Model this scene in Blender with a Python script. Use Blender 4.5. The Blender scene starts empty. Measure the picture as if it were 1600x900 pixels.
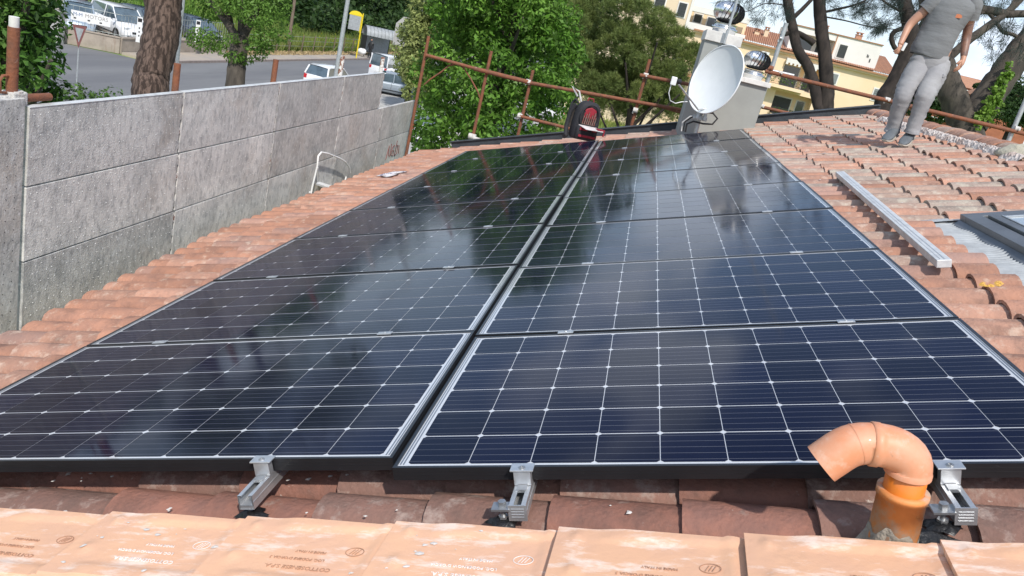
import bpy, bmesh, math, random
import numpy as np
from mathutils import Vector, Matrix
random.seed(7); rng = np.random.default_rng(7)
C = bpy.context.scene.collection
scn = bpy.context.scene
R = math.radians
# ------------------------------------------------------------------ camera
RW = Matrix(((0.959, 0.168, 0.227), (0.267, -0.276, -0.923), (-0.092, 0.946, -0.309)))
_r = RW[0].normalized(); _f = (RW[2] - _r * RW[2].dot(_r)).normalized(); _d = _f.cross(_r)
CAM = Vector((0.356, -1.741, 6.512)); F = 1254.3
cd = bpy.data.cameras.new('camera'); cam = bpy.data.objects.new('camera', cd); C.objects.link(cam)
cd.sensor_width = 36; cd.lens = F / 1600 * 36; cd.clip_start = 0.05; cd.clip_end = 3000
cam.matrix_world = Matrix(((_r.x, -_d.x, -_f.x, CAM.x), (_r.y, -_d.y, -_f.y, CAM.y), (_r.z, -_d.z, -_f.z, CAM.z), (0, 0, 0, 1)))
scn.camera = cam
# ------------------------------------------------------------------ light
SUN = Vector((0.25, -0.66, 0.82)).normalized()
w = bpy.data.worlds.new('World'); scn.world = w; w.use_nodes = True
nt = w.node_tree; bg = nt.nodes['Background']; NN = nt.nodes; LL = nt.links
sky = NN.new('ShaderNodeTexSky'); sky.sky_type = 'NISHITA'; sky.sun_disc = False
sky.sun_elevation = math.asin(SUN.z); sky.sun_rotation = math.atan2(SUN.x, SUN.y)
sky.air_density = 1.0; sky.dust_density = 0.8; sky.ozone_density = 1.5; sky.altitude = 50
# thin high cloud over the whole dome, thicker towards the horizon all round
tcw = NN.new('ShaderNodeTexCoord'); mpw = NN.new('ShaderNodeMapping'); mpw.inputs['Scale'].default_value = (1.0, 1.0, 2.6); LL.new(tcw.outputs['Generated'], mpw.inputs[0])
now = NN.new('ShaderNodeTexNoise'); now.inputs['Scale'].default_value = 3.2; now.inputs['Detail'].default_value = 5; now.inputs['Roughness'].default_value = .55; LL.new(mpw.outputs[0], now.inputs['Vector'])
mrw = NN.new('ShaderNodeMapRange'); mrw.inputs[1].default_value = .50; mrw.inputs[2].default_value = .60; mrw.inputs[3].default_value = .0; mrw.inputs[4].default_value = .9; LL.new(now.outputs[0], mrw.inputs[0])
sep = NN.new('ShaderNodeSeparateXYZ'); LL.new(tcw.outputs['Generated'], sep.inputs[0])
hzw = NN.new('ShaderNodeMapRange'); hzw.inputs[1].default_value = .0; hzw.inputs[2].default_value = .30; hzw.inputs[3].default_value = .62; hzw.inputs[4].default_value = .0; hzw.interpolation_type = 'SMOOTHSTEP'; LL.new(sep.outputs['Z'], hzw.inputs[0])
mxa = NN.new('ShaderNodeMath'); mxa.operation = 'MAXIMUM'; LL.new(mrw.outputs[0], mxa.inputs[0]); LL.new(hzw.outputs[0], mxa.inputs[1])
mxw = NN.new('ShaderNodeMix'); mxw.data_type = 'RGBA'; LL.new(mxa.outputs[0], mxw.inputs[0]); LL.new(sky.outputs[0], mxw.inputs[6]); mxw.inputs[7].default_value = (6.7, 7.5, 8.7, 1)
LL.new(mxw.outputs[2], bg.inputs[0]); bg.inputs[1].default_value = 0.12
sl = bpy.data.lights.new('sun', 'SUN'); sl.energy = 3.1; sl.angle = R(1.2); sl.color = (1, 0.95, 0.88)
so = bpy.data.objects.new('sun', sl); C.objects.link(so)
so.rotation_mode = 'QUATERNION'; so.rotation_quaternion = SUN.to_track_quat('Z', 'Y')
scn.view_settings.view_transform = 'Standard'; scn.view_settings.look = 'None'
scn.view_settings.exposure = 0.40; scn.view_settings.gamma = 1.0
# ------------------------------------------------------------------ frames
TH = R(19); O = Vector((0, 0, 5.4))
ROOF = Matrix(((math.cos(TH), 0, -math.sin(TH), 0), (0, 1, 0, 0), (math.sin(TH), 0, math.cos(TH), 5.4), (0, 0, 0, 1)))
RN = Vector((-math.sin(TH), 0, math.cos(TH)))
def ray(x, y):
    a, b = (x - 800) / F, (y - 450) / F
    return _r * a + _d * b + _f
def atY(x, y, Y):
    d = ray(x, y); return CAM + d * ((Y - CAM.y) / d.y)
def atX(x, y, X):
    d = ray(x, y); return CAM + d * ((X - CAM.x) / d.x)
def atZ(x, y, Z=0.0):
    d = ray(x, y); return CAM + d * ((Z - CAM.z) / d.z)
def atD(x, y, D): return CAM + ray(x, y) * D
def roof(u, v, h=0): return ROOF @ Vector((u, v, h))
def onroof(x, y, h):
    d = ray(x, y); t = ((O + RN * h - CAM).dot(RN)) / d.dot(RN); p = ROOF.inverted() @ (CAM + d * t); return p.x, p.y
# ------------------------------------------------------------------ materials
def mat(name, col, rough=0.7, metal=0.0, var=0.12, scale=8.0, col2=None, bump=0.0, bscale=None, coat=0.0, spec=0.5,
        rand=0.0, stretch=None, alpha=1.0, trans=0.0, coord='Object', detail=5, c2f=(0.4, 0.65), sub=0.0, island=0.0):
    m = bpy.data.materials.new(name); m.use_nodes = True
    n = m.node_tree; N = n.nodes; L = n.links; b = N['Principled BSDF']
    b.inputs['Roughness'].default_value = rough; b.inputs['Metallic'].default_value = metal
    b.inputs['Coat Weight'].default_value = coat; b.inputs['Coat Roughness'].default_value = 0.05
    b.inputs['Specular IOR Level'].default_value = spec
    if trans: b.inputs['Transmission Weight'].default_value = trans
    tc = N.new('ShaderNodeTexCoord'); src = tc.outputs[coord] if coord != 'World' else N.new('ShaderNodeNewGeometry').outputs['Position']
    mp = N.new('ShaderNodeMapping'); L.new(src, mp.inputs[0])
    if stretch: mp.inputs['Scale'].default_value = stretch
    no = N.new('ShaderNodeTexNoise'); no.inputs['Scale'].default_value = scale; no.inputs['Detail'].default_value = detail
    no.inputs['Roughness'].default_value = 0.65; L.new(mp.outputs[0], no.inputs['Vector'])
    if rand:
        oi = N.new('ShaderNodeObjectInfo'); ad = N.new('ShaderNodeVectorMath'); ad.operation = 'ADD'
        sc = N.new('ShaderNodeMath'); sc.operation = 'MULTIPLY'; sc.inputs[1].default_value = 37.0
        L.new(oi.outputs['Random'], sc.inputs[0]); L.new(mp.outputs[0], ad.inputs[0]); L.new(sc.outputs[0], ad.inputs[1]); L.new(ad.outputs[0], no.inputs['Vector'])
    mx = N.new('ShaderNodeMix'); mx.data_type = 'RGBA'; mx.inputs[6].default_value = (*col, 1)
    c2 = col2 if col2 else tuple(c * (1 - var * 2) for c in col); mx.inputs[7].default_value = (*c2, 1)
    mr = N.new('ShaderNodeMapRange'); mr.inputs[1].default_value = c2f[0]; mr.inputs[2].default_value = c2f[1]
    L.new(no.outputs[0], mr.inputs[0]); L.new(mr.outputs[0], mx.inputs[0])
    out = mx.outputs[2]
    if rand or island:
        hs = N.new('ShaderNodeHueSaturation'); mv = N.new('ShaderNodeMapRange')
        k = rand or island
        mv.inputs[3].default_value = 1 - k; mv.inputs[4].default_value = 1 + k
        if island:
            g = N.new('ShaderNodeNewGeometry'); L.new(g.outputs['Random Per Island'], mv.inputs[0])
        else: L.new(oi.outputs['Random'], mv.inputs[0])
        L.new(mv.outputs[0], hs.inputs['Value']); L.new(out, hs.inputs['Color']); out = hs.outputs[0]
    L.new(out, b.inputs['Base Color'])
    if bump:
        n2 = N.new('ShaderNodeTexNoise'); n2.inputs['Scale'].default_value = bscale or scale * 4; n2.inputs['Detail'].default_value = 6
        L.new(mp.outputs[0], n2.inputs['Vector']); bp = N.new('ShaderNodeBump'); bp.inputs['Strength'].default_value = bump; bp.inputs['Distance'].default_value = 0.02 if bump < 1 or 'bark' in name else 0.035
        L.new(n2.outputs[0], bp.inputs['Height']); L.new(bp.outputs[0], b.inputs['Normal'])
    m['out'] = 0
    return m
def stain(m, col, scale, lo, hi, detail=8, coord='World', fac=1.0, seed=0.0, stretch=None):
    """another layer of dirt / lichen / droppings over the base colour"""
    n = m.node_tree; N = n.nodes; L = n.links; b = N['Principled BSDF']
    old = b.inputs['Base Color'].links[0].from_socket
    src = N.new('ShaderNodeNewGeometry').outputs['Position'] if coord == 'World' else N.new('ShaderNodeTexCoord').outputs[coord]
    mp = N.new('ShaderNodeMapping'); mp.inputs['Location'].default_value = (seed, seed * 1.7, seed * .3); L.new(src, mp.inputs[0])
    if stretch: mp.inputs['Scale'].default_value = stretch
    no = N.new('ShaderNodeTexNoise'); no.inputs['Scale'].default_value = scale; no.inputs['Detail'].default_value = detail; no.inputs['Roughness'].default_value = 0.7
    L.new(mp.outputs[0], no.inputs['Vector'])
    mr = N.new('ShaderNodeMapRange'); mr.inputs[1].default_value = lo; mr.inputs[2].default_value = hi; mr.inputs[4].default_value = fac
    L.new(no.outputs[0], mr.inputs[0]); mx = N.new('ShaderNodeMix'); mx.data_type = 'RGBA'
    L.new(mr.outputs[0], mx.inputs[0]); L.new(old, mx.inputs[6]); mx.inputs[7].default_value = (*col, 1)
    L.new(mx.outputs[2], b.inputs['Base Color']); return m
def leafmat(name, col, col2, isl=0.35):
    m = mat(name, col, 0.55, col2=col2, scale=0.9, island=isl, coord='World', spec=0.3)
    n = m.node_tree; N = n.nodes; L = n.links; b = N['Principled BSDF']; o = N['Material Output']
    t = N.new('ShaderNodeBsdfTranslucent'); s = N.new('ShaderNodeMixShader'); s.inputs[0].default_value = 0.38
    L.new(b.inputs['Base Color'].links[0].from_socket, t.inputs[0]); L.new(b.outputs[0], s.inputs[1]); L.new(t.outputs[0], s.inputs[2]); L.new(s.outputs[0], o.inputs[0])
    return m
M = {}
# old tiles in several fired colours
def tilemat(k, c, c2, lich, lf=.55):
    m = mat('terracotta_' + k, c, 0.85, col2=c2, scale=9, rand=0.16, bump=0.35, bscale=60)
    stain(m, lich, 14, lf, lf + .12, seed=3, fac=.85); stain(m, (.62, .56, .5), 22, .66, .74, seed=9, fac=.8)
    stain(m, (.07, .05, .042), 6, .54, .74, seed=5, fac=.6); M[k] = m
tilemat('tile_orange', (.43, .215, .14), (.32, .17, .12), (.52, .36, .27), .56)
tilemat('tile_orange_pale', (.48, .26, .18), (.36, .205, .15), (.55, .40, .31), .52)
tilemat('tile_red', (.30, .135, .095), (.22, .11, .085), (.34, .25, .21), .60)
tilemat('tile_brown', (.26, .14, .108), (.20, .12, .096), (.36, .27, .23), .52)
tilemat('tile_pale', (.42, .285, .22), (.33, .23, .185), (.50, .42, .34), .50)
tilemat('tile_grey', (.38, .295, .245), (.30, .235, .195), (.46, .41, .33), .48)
tilemat('tile_pink', (.42, .24, .18), (.34, .21, .17), (.55, .42, .33), .55)
M['verge'] = stain(stain(mat('new_terracotta', (.72, .42, .26), .75, col2=(.66, .39, .26), scale=5, rand=.05, bump=.12, bscale=40), (.86, .76, .68), 7, .52, .64, seed=2, fac=.6, stretch=(1, 3, 1)), (.34, .2, .13), 4, .64, .8, seed=12, fac=.4)
M['letter'] = mat('stamped_letters', (.50, .275, .175), .8)
M['chalk'] = mat('chalky_letters', (.86, .80, .76), .9, var=.05)
M['black_frame'] = stain(mat('black_anodised', (.012, .012, .014), .38, metal=0.0, spec=.6, coat=.2, var=.1), (.16, .16, .17), 30, .64, .72, fac=.35, seed=4, stretch=(1, 1, 4))
M['backsheet'] = mat('white_backsheet', (.60, .61, .63), .4, coat=1.0, var=.02)
M['ribbon'] = mat('silver_ribbon', (.22, .23, .25), .35, metal=.6, coat=1.0, var=.05)
M['underside'] = mat('panel_underside', (.25, .25, .26), .6)
def cellmat(name, off):
    m = bpy.data.materials.new(name); m.use_nodes = True; n = m.node_tree; N = n.nodes; L = n.links; b = N['Principled BSDF']
    tc = N.new('ShaderNodeTexCoord'); sp = N.new('ShaderNodeSeparateXYZ'); L.new(tc.outputs['Object'], sp.inputs[0])
    def mt(op, a, v=None, w_=None):
        q = N.new('ShaderNodeMath'); q.operation = op; L.new(a, q.inputs[0])
        if v is not None: q.inputs[1].default_value = v
        if w_ is not None: q.inputs[2].default_value = w_
        return q.outputs[0]
    y = mt('ADD', sp.outputs['Y'], off); f = mt('FRACT', mt('DIVIDE', y, .1585 / 5)); d = mt('ABSOLUTE', mt('SUBTRACT', f, .5)); ln = mt('LESS_THAN', d, .027)
    f2 = mt('FRACT', mt('DIVIDE', sp.outputs['Y'], .0032)); l2 = mt('MULTIPLY', mt('LESS_THAN', f2, .4), .35)
    mx = N.new('ShaderNodeMix'); mx.data_type = 'RGBA'; mx.inputs[6].default_value = (.004, .005, .019, 1); mx.inputs[7].default_value = (.006, .008, .028, 1); L.new(l2, mx.inputs[0])
    m2 = N.new('ShaderNodeMix'); m2.data_type = 'RGBA'; L.new(ln, m2.inputs[0]); L.new(mx.outputs[2], m2.inputs[6]); m2.inputs[7].default_value = (.10, .103, .125, 1)
    oi = N.new('ShaderNodeObjectInfo'); hs = N.new('ShaderNodeHueSaturation'); mv = N.new('ShaderNodeMapRange'); mv.inputs[3].default_value = .75; mv.inputs[4].default_value = 1.3
    L.new(oi.outputs['Random'], mv.inputs[0]); L.new(mv.outputs[0], hs.inputs['Value']); L.new(m2.outputs[2], hs.inputs['Color']); L.new(hs.outputs[0], b.inputs['Base Color'])
    b.inputs['Roughness'].default_value = .3; b.inputs['Specular IOR Level'].default_value = .0
    b.inputs['Coat Weight'].default_value = 1; b.inputs['Coat IOR'].default_value = 1.23
    g = N.new('ShaderNodeTexNoise'); g.inputs['Scale'].default_value = 3.0; g.inputs['Detail'].default_value = 4; L.new(N.new('ShaderNodeNewGeometry').outputs['Position'], g.inputs['Vector'])
    gr = N.new('ShaderNodeMapRange'); gr.inputs[1].default_value = .3; gr.inputs[2].default_value = .7; gr.inputs[3].default_value = .05; gr.inputs[4].default_value = .13
    L.new(g.outputs[0], gr.inputs[0]); L.new(gr.outputs[0], b.inputs['Coat Roughness'])
    return m
PC = .1585; MU = (1.65 - 10 * PC) / 2; MV = (.992 - 6 * PC) / 2
M['cell'] = cellmat('monocrystalline_cell', PC / 2); M['cell_far'] = cellmat('monocrystalline_cell_joined', -MV)
for k_ in ('cell', 'cell_far'): stain(M[k_], (.30, .28, .25), 1.3, .45, .8, fac=.02, seed=2); stain(M[k_], (.55, .53, .50), 55, .735, .76, fac=.35, seed=6)
M['alu'] = mat('mill_aluminium', (.66, .67, .68), .38, metal=.75, scale=20, var=.08)
M['alu_dull'] = stain(mat('weathered_aluminium', (.70, .71, .71), .5, metal=.3, scale=10, var=.1), (.8, .8, .78), 18, .5, .62, fac=.5)
M['steel'] = mat('zinc_steel', (.50, .51, .52), .4, metal=.8, scale=20)
M['rubber'] = mat('black_sealant', (.012, .012, .013), .35, bump=.6, bscale=30)
M['board'] = mat('galvanised_board', (.66, .64, .60), .7, metal=.0, scale=3, col2=(.44, .435, .415), bump=.22, bscale=70, rand=.22)
stain(M['board'], (.62, .61, .59), 10, .5, .64, seed=3, fac=.6, stretch=(1, 1, .35)); stain(M['board'], (.40, .33, .27), 1.3, .52, .68, seed=20, fac=.6); stain(M['board'], (.17, .18, .19), 24, .48, .64, seed=41, fac=.55, stretch=(1, 1, .5)); stain(M['board'], (.70, .70, .68), 30, .54, .64, seed=61, fac=.7, stretch=(1, 1, .6)); stain(M['board'], (.78, .77, .75), 34, .58, .68, seed=7, fac=.6, stretch=(1, 1, .5)); stain(M['board'], (.22, .235, .25), 3, .62, .76, seed=33, fac=.5)
M['board_edge'] = mat('bright_board_edge', (.66, .67, .66), .5, metal=.2, scale=10)
M['dimple'] = mat('pale_dimple', (.74, .74, .72), .5)
M['dark_gap'] = mat('dark_backing', (.02, .02, .022), .9)
M['rust'] = stain(mat('rusty_tube', (.24, .085, .04), .8, col2=(.15, .065, .04), scale=12, bump=.3, bscale=60), (.40, .30, .25), 10, .62, .72, fac=.7)
M['rust_white'] = stain(mat('flaking_tube', (.25, .10, .06), .8, scale=12), (.72, .70, .66), 16, .46, .52, fac=1)
M['coupler'] = stain(mat('cement_splashed_coupler', (.62, .60, .56), .8, scale=20, bump=.4), (.3, .16, .1), 25, .55, .65, fac=.7)
M['galv'] = stain(mat('galvanised_tube', (.50, .52, .53), .45, metal=.5, scale=14), (.66, .64, .6), 12, .6, .7, fac=.6)
M['chimney'] = mat('grey_render', (.33, .34, .32), .85, scale=3, var=.05, bump=.08)
M['cap'] = stain(mat('painted_cap', (.74, .72, .68), .7, scale=6), (.45, .42, .38), 9, .56, .68, fac=.6)
M['chrome'] = mat('stainless_vane', (.75, .76, .77), .22, metal=1.0, var=.03)
M['dish'] = stain(mat('dish_paint', (.78, .80, .80), .45, scale=4, var=.03), (.35, .34, .32), 26, .70, .74, fac=.7)
M['white'] = mat('white_paint', (.78, .78, .76), .5, scale=6, var=.04)
M['dark'] = mat('black_plastic', (.02, .02, .022), .5)
M['cable'] = mat('grey_cable', (.62, .62, .60), .5)
M['flash'] = mat('dark_membrane', (.045, .055, .065), .55, scale=5, col2=(.03, .035, .04), bump=.2)
stain(M['flash'], (.6, .6, .58), 30, .70, .74, fac=.8)
M['lead'] = mat('lead_flashing', (.44, .46, .47), .5, metal=.2, scale=8, bump=.1)
M['skyframe'] = mat('grey_window_frame', (.15, .16, .175), .42, metal=.3, scale=6)
M['skyglass'] = mat('skylight_glass', (.42, .46, .47), .08, coat=.6, var=.04)
M['pvc'] = stain(stain(mat('orange_pvc', (.66, .27, .14), .5, scale=9, col2=(.66, .35, .23), coat=.05), (.70, .50, .40), 14, .54, .64, fac=.5), (.34, .2, .14), 45, .66, .72, fac=.6, seed=8)
M['pvc_bright'] = mat('bright_orange_pvc', (.78, .22, .025), .35, scale=5, var=.04, coat=.3)
M['pvc_dust'] = stain(mat('dusty_orange_pvc', (.72, .27, .08), .6, scale=6, bump=.1), (.50, .38, .29), 12, .5, .62, fac=.75)
M['mortar'] = mat('cement_mortar', (.36, .31, .25), .95, scale=14, bump=.7, bscale=40)
M['mortar_white'] = mat('lime_mortar', (.66, .60, .56), .95, scale=9, col2=(.38, .29, .25), bump=.7, bscale=30)
M['stone'] = mat('pale_stone', (.50, .46, .36), .9, scale=8, bump=.5)
M['asphalt'] = mat('asphalt', (.135, .137, .145), .9, scale=.35, col2=(.185, .187, .19), coord='World', bump=.1, bscale=30, stretch=(1, .12, 1))
stain(M['asphalt'], (.09, .09, .095), .8, .56, .7, fac=.6, stretch=(1, .08, 1))
M['concrete'] = mat('pale_concrete', (.42, .41, .39), .9, scale=.6, col2=(.34, .33, .31), coord='World')
M['pavement'] = mat('dusty_pavement', (.32, .29, .26), .9, scale=.5, col2=(.40, .34, .27), coord='World')
M['kerb'] = mat('kerb_stone', (.33, .27, .24), .9, scale=3, coord='World')
M['grass'] = mat('grass', (.12, .22, .035), .9, scale=.25, col2=(.17, .25, .05), coord='World', bump=.5, bscale=4)
stain(M['grass'], (.30, .34, .07), .08, .5, .62, fac=.8, seed=4); stain(M['grass'], (.08, .16, .03), 1.2, .55, .7, fac=.6)
M['blade'] = leafmat('grass_blades', (.16, .26, .05), (.30, .30, .10))
M['blade_green'] = leafmat('green_blades', (.12, .24, .035), (.18, .28, .05))
M['blade_yellow'] = leafmat('yellow_flowers', (.62, .55, .03), (.40, .42, .05))
M['straw'] = mat('dry_litter', (.42, .32, .17), .95, scale=6, island=.3)
M['lowwall'] = stain(mat('weathered_wall', (.40, .34, .28), .9, scale=2, coord='World'), (.22, .12, .08), 1.0, .6, .66, fac=.5, stretch=(2, 2, .15))
M['bark'] = mat('pine_bark', (.035, .022, .017), .95, col2=(.14, .095, .076), scale=15, stretch=(1, 1, .16), bump=1.0, bscale=18, c2f=(.44, .58))
M['bark_grey'] = mat('grey_bark', (.045, .037, .030), .95, col2=(.10, .083, .066), scale=7, stretch=(1, 1, .22), bump=1.0, bscale=9)
M['bark_dark'] = mat('dark_bark', (.020, .015, .013), .95, col2=(.045, .034, .028), scale=6, bump=1.0, bscale=8, stretch=(1, 1, .4))  # evenly darker bark colour than the other two
M['leaf_bright'] = leafmat('bright_leaves', (.085, .19, .022), (.17, .31, .05), .5)
M['leaf_ficus'] = leafmat('glossy_leaves', (.055, .13, .02), (.14, .24, .05), .5)
M['leaf_robinia'] = leafmat('robinia_leaves', (.10, .20, .03), (.15, .27, .05))
M['leaf_olive'] = leafmat('yellow_green_leaves', (.24, .30, .09), (.36, .40, .15))
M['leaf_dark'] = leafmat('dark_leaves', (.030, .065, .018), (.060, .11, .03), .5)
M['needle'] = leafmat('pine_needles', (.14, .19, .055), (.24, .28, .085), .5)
M['needle_dark'] = leafmat('dark_needles', (.035, .05, .045), (.06, .08, .07), .4)  # darker, bluer needle colour for the pines on the right
M['ivy'] = leafmat('ivy_leaves', (.13, .25, .03), (.22, .34, .06), .5)
M['plaster'] = mat('yellow_plaster', (.84, .63, .40), .9, scale=.4, col2=(.85, .68, .47), coord='World')
M['plaster_white'] = stain(mat('white_plaster', (.78, .75, .70), .9, scale=.5, coord='World', var=.04), (.5, .46, .42), 1.2, .6, .7, fac=.5, stretch=(1, 1, .3))
M['plaster_beige'] = mat('beige_plaster', (.74, .60, .42), .9, scale=.4, coord='World', var=.04)
M['roofclay'] = mat('far_clay_roof', (.42, .21, .125), .85, scale=3, col2=(.33, .17, .11), coord='World', island=.12)
M['shutter'] = mat('dark_shutter', (.045, .05, .048), .6, scale=4)
M['shutter_grey'] = mat('grey_shutter', (.22, .24, .24), .6, scale=4)
M['balcony_dark'] = mat('iron_railing', (.05, .05, .05), .6)
M['brown_band'] = mat('terracotta_band', (.45, .23, .12), .8)
M['brick_far'] = mat('red_brick_facade', (.36, .13, .07), .9, scale=1, coord='World', island=.1)
M['glass_dark'] = mat('dark_glass', (.03, .035, .04), .08, coat=1.0, var=.05)
M['car_glass'] = mat('car_glass', (.10, .14, .17), .05, coat=1.0, var=.2, scale=2)
for k, c in dict(car_white=(.78, .79, .80), car_silver=(.36, .41, .46), car_pale_blue=(.42, .50, .58), car_grey=(.16, .18, .20), car_navy=(.045, .06, .09), car_green=(.14, .20, .20)).items():
    M[k] = mat(k + '_paint', c, .35, metal=0.0 if k == 'car_white' else .3, coat=.8, var=.02)
M['tyre'] = mat('tyre_rubber', (.02, .02, .02), .85); M['rim'] = mat('wheel_rim', (.5, .5, .52), .35, metal=.7)
M['lamp_glass'] = mat('headlamp_glass', (.70, .73, .75), .1, coat=1, var=.05); M['red'] = mat('red_lens', (.55, .015, .02), .2, coat=1, var=.05)
M['signred'] = mat('sign_red_back', (.20, .075, .07), .6); M['signgrey'] = mat('sign_grey', (.40, .42, .43), .5, metal=.3)
M['yellow'] = mat('yellow_paint', (.80, .62, .02), .45, var=.03); M['signblue'] = mat('navy_lettering', (.12, .20, .36), .6); M['signbrown'] = mat('grey_lettering', (.36, .33, .30), .6)
M['fence'] = mat('fence_wire', (.42, .46, .44), .5, metal=.4); M['wood'] = mat('fence_post_wood', (.20, .15, .11), .9)
M['skin'] = mat('skin', (.50, .27, .18), .5, scale=6, col2=(.46, .24, .16)); M['skin_tan'] = mat('tattooed_skin', (.26, .14, .10), .5, scale=16, col2=(.15, .09, .075))
M['shirt'] = mat('grey_shirt', (.185, .19, .195), .9, scale=3, var=.06, bump=.8, bscale=5, stretch=(1, 1, 2.6))
M['trouser'] = mat('grey_trousers', (.33, .325, .33), .9, scale=3, col2=(.27, .265, .275), bump=.55, bscale=8, stretch=(1, 1, 1.8))
M['hair'] = mat('dark_hair', (.03, .022, .018), .7); M['shoe'] = mat('blue_grey_shoe', (.125, .14, .155), .7, bump=.2); M['sole'] = mat('shoe_sole', (.42, .37, .31), .7)
M['orange_print'] = mat('orange_print', (.62, .21, .10), .8)
M['pack'] = mat('black_nylon', (.022, .022, .026), .75, bump=.4, bscale=60); M['pack_red'] = mat('red_nylon', (.30, .015, .03), .7, bump=.2)
M['paper'] = mat('white_paper', (.72, .66, .66), .7); M['toolm'] = mat('tool_handles', (.22, .06, .05), .5, scale=40, col2=(.20, .17, .14), var=.4)
M['cloth'] = mat('crumpled_cloth', (.55, .54, .56), .8, scale=25, col2=(.14, .14, .22), c2f=(.55, .62))
M['lichen'] = mat('yellow_lichen', (.62, .36, .07), .95, scale=30, col2=(.5, .3, .1)); M['splash'] = mat('mortar_splash', (.66, .62, .58), .95, scale=20)
M['graffiti'] = mat('red_brown_scrawl', (.24, .10, .09), .8)
# ------------------------------------------------------------------ mesh builder
class MB:
    def __init__(s): s.v = []; s.f = []; s.m = []; s.mi = 0; s.sm = []
    def add(s, vs, fs, smooth=False):
        o = len(s.v); s.v += [tuple(v) for v in vs]
        for f in fs: s.f.append([i + o for i in f]); s.m.append(s.mi); s.sm.append(smooth)
        return s
    def box(s, c, size, rot=None):
        x, y, z = [a / 2 for a in size]; vs = [Vector(p) for p in ((-x, -y, -z), (x, -y, -z), (x, y, -z), (-x, y, -z), (-x, -y, z), (x, -y, z), (x, y, z), (-x, y, z))]
        if rot is not None:
            m = rot if isinstance(rot, Matrix) else Matrix.Rotation(rot, 3, 'Z'); vs = [m @ v for v in vs]
        c = Vector(c); return s.add([v + c for v in vs], [(3, 2, 1, 0), (4, 5, 6, 7), (0, 1, 5, 4), (1, 2, 6, 5), (2, 3, 7, 6), (3, 0, 4, 7)])
    def bb(s, a, b): return s.box([(p + q) / 2 for p, q in zip(a, b)], [abs(q - p) for p, q in zip(a, b)])
    def path(s, pts, rad, n=10, caps=True, wob=0.0, smooth=True):
        pts = [Vector(p) for p in pts]; k = len(pts)
        if not hasattr(rad, '__len__'): rad = [rad] * k
        vs = []; ref = None
        for i, p in enumerate(pts):
            t = (pts[min(i + 1, k - 1)] - pts[max(i - 1, 0)]).normalized()
            if ref is None: ref = t.orthogonal().normalized()
            ref = (ref - t * ref.dot(t)).normalized(); b = t.cross(ref)
            for j in range(n):
                a = 2 * math.pi * j / n; r = rad[i] * (1 + (random.uniform(-wob, wob) if wob else 0)); vs.append(p + (ref * math.cos(a) + b * math.sin(a)) * r)
        fs = [(i * n + j, i * n + (j + 1) % n, (i + 1) * n + (j + 1) % n, (i + 1) * n + j) for i in range(k - 1) for j in range(n)]
        s.add(vs, fs, smooth)
        if caps: s.add(vs[:n], [tuple(range(n - 1, -1, -1))]); s.add(vs[-n:], [tuple(range(n))])
        return s
    def tube(s, a, b, r, r2=None, n=10): return s.path([a, b], [r, r if r2 is None else r2], n)
    def lathe(s, prof, c=(0, 0, 0), n=20, mtx=None, smooth=True):
        vs = []
        for r, z in prof:
            for j in range(n):
                a = 2 * math.pi * j / n; v = Vector((r * math.cos(a), r * math.sin(a), z)); vs.append((mtx @ v if mtx else v) + Vector(c))
        fs = [(i * n + j, i * n + (j + 1) % n, (i + 1) * n + (j + 1) % n, (i + 1) * n + j) for i in range(len(prof) - 1) for j in range(n)]
        return s.add(vs, fs, smooth)
    def prism(s, poly, ax, a, b):
        """poly of 2D points extruded along axis ax from a to b"""
        def P(p, t): q = list(p); q.insert(ax, t); return q
        n = len(poly); vs = [P(p, a) for p in poly] + [P(p, b) for p in poly]
        return s.add(vs, [tuple(range(n - 1, -1, -1)), tuple(range(n, 2 * n))] + [(i, (i + 1) % n, n + (i + 1) % n, n + i) for i in range(n)])
    def quad(s, a, b, c, d): return s.add([a, b, c, d], [(0, 1, 2, 3)])
    def xf(s, m): s.v = [tuple(m @ Vector(v)) for v in s.v]; return s
    def mesh(s, name, mats):
        me = bpy.data.meshes.new(name); me.from_pydata(s.v, [], s.f); mats = mats if isinstance(mats, (list, tuple)) else [mats]
        for m in mats: me.materials.append(M[m] if isinstance(m, str) else m)
        me.polygons.foreach_set('material_index', s.m); me.polygons.foreach_set('use_smooth', s.sm)
        bm = bmesh.new(); bm.from_mesh(me); bmesh.ops.recalc_face_normals(bm, faces=bm.faces); bm.to_mesh(me); bm.free(); return me
    def build(s, name, mats, parent=None, bev=0):
        o = bpy.data.objects.new(name, s.mesh(name, mats)); C.objects.link(o)
        if parent: o.parent = parent
        if bev:
            b = o.modifiers.new('bevel', 'BEVEL'); b.width = bev; b.segments = 2; b.limit_method = 'ANGLE'
        return o
def inst(name, me, parent=None, mtx=None):
    o = bpy.data.objects.new(name, me); C.objects.link(o)
    if parent: o.parent = parent
    if mtx is not None: o.matrix_basis = mtx
    return o
def tag(o, label=None, cat=None, group=None, kind=None):
    if label: o['label'] = label
    if cat: o['category'] = cat
    if group: o['group'] = group
    if kind: o['kind'] = kind
    return o
def empty(name, loc, label, cat, group=None, mtx=None):
    o = bpy.data.objects.new(name, None); C.objects.link(o)
    if mtx is not None: o.matrix_basis = mtx
    else: o.location = loc
    o.empty_display_size = .1
    return tag(o, label, cat, group)
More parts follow.
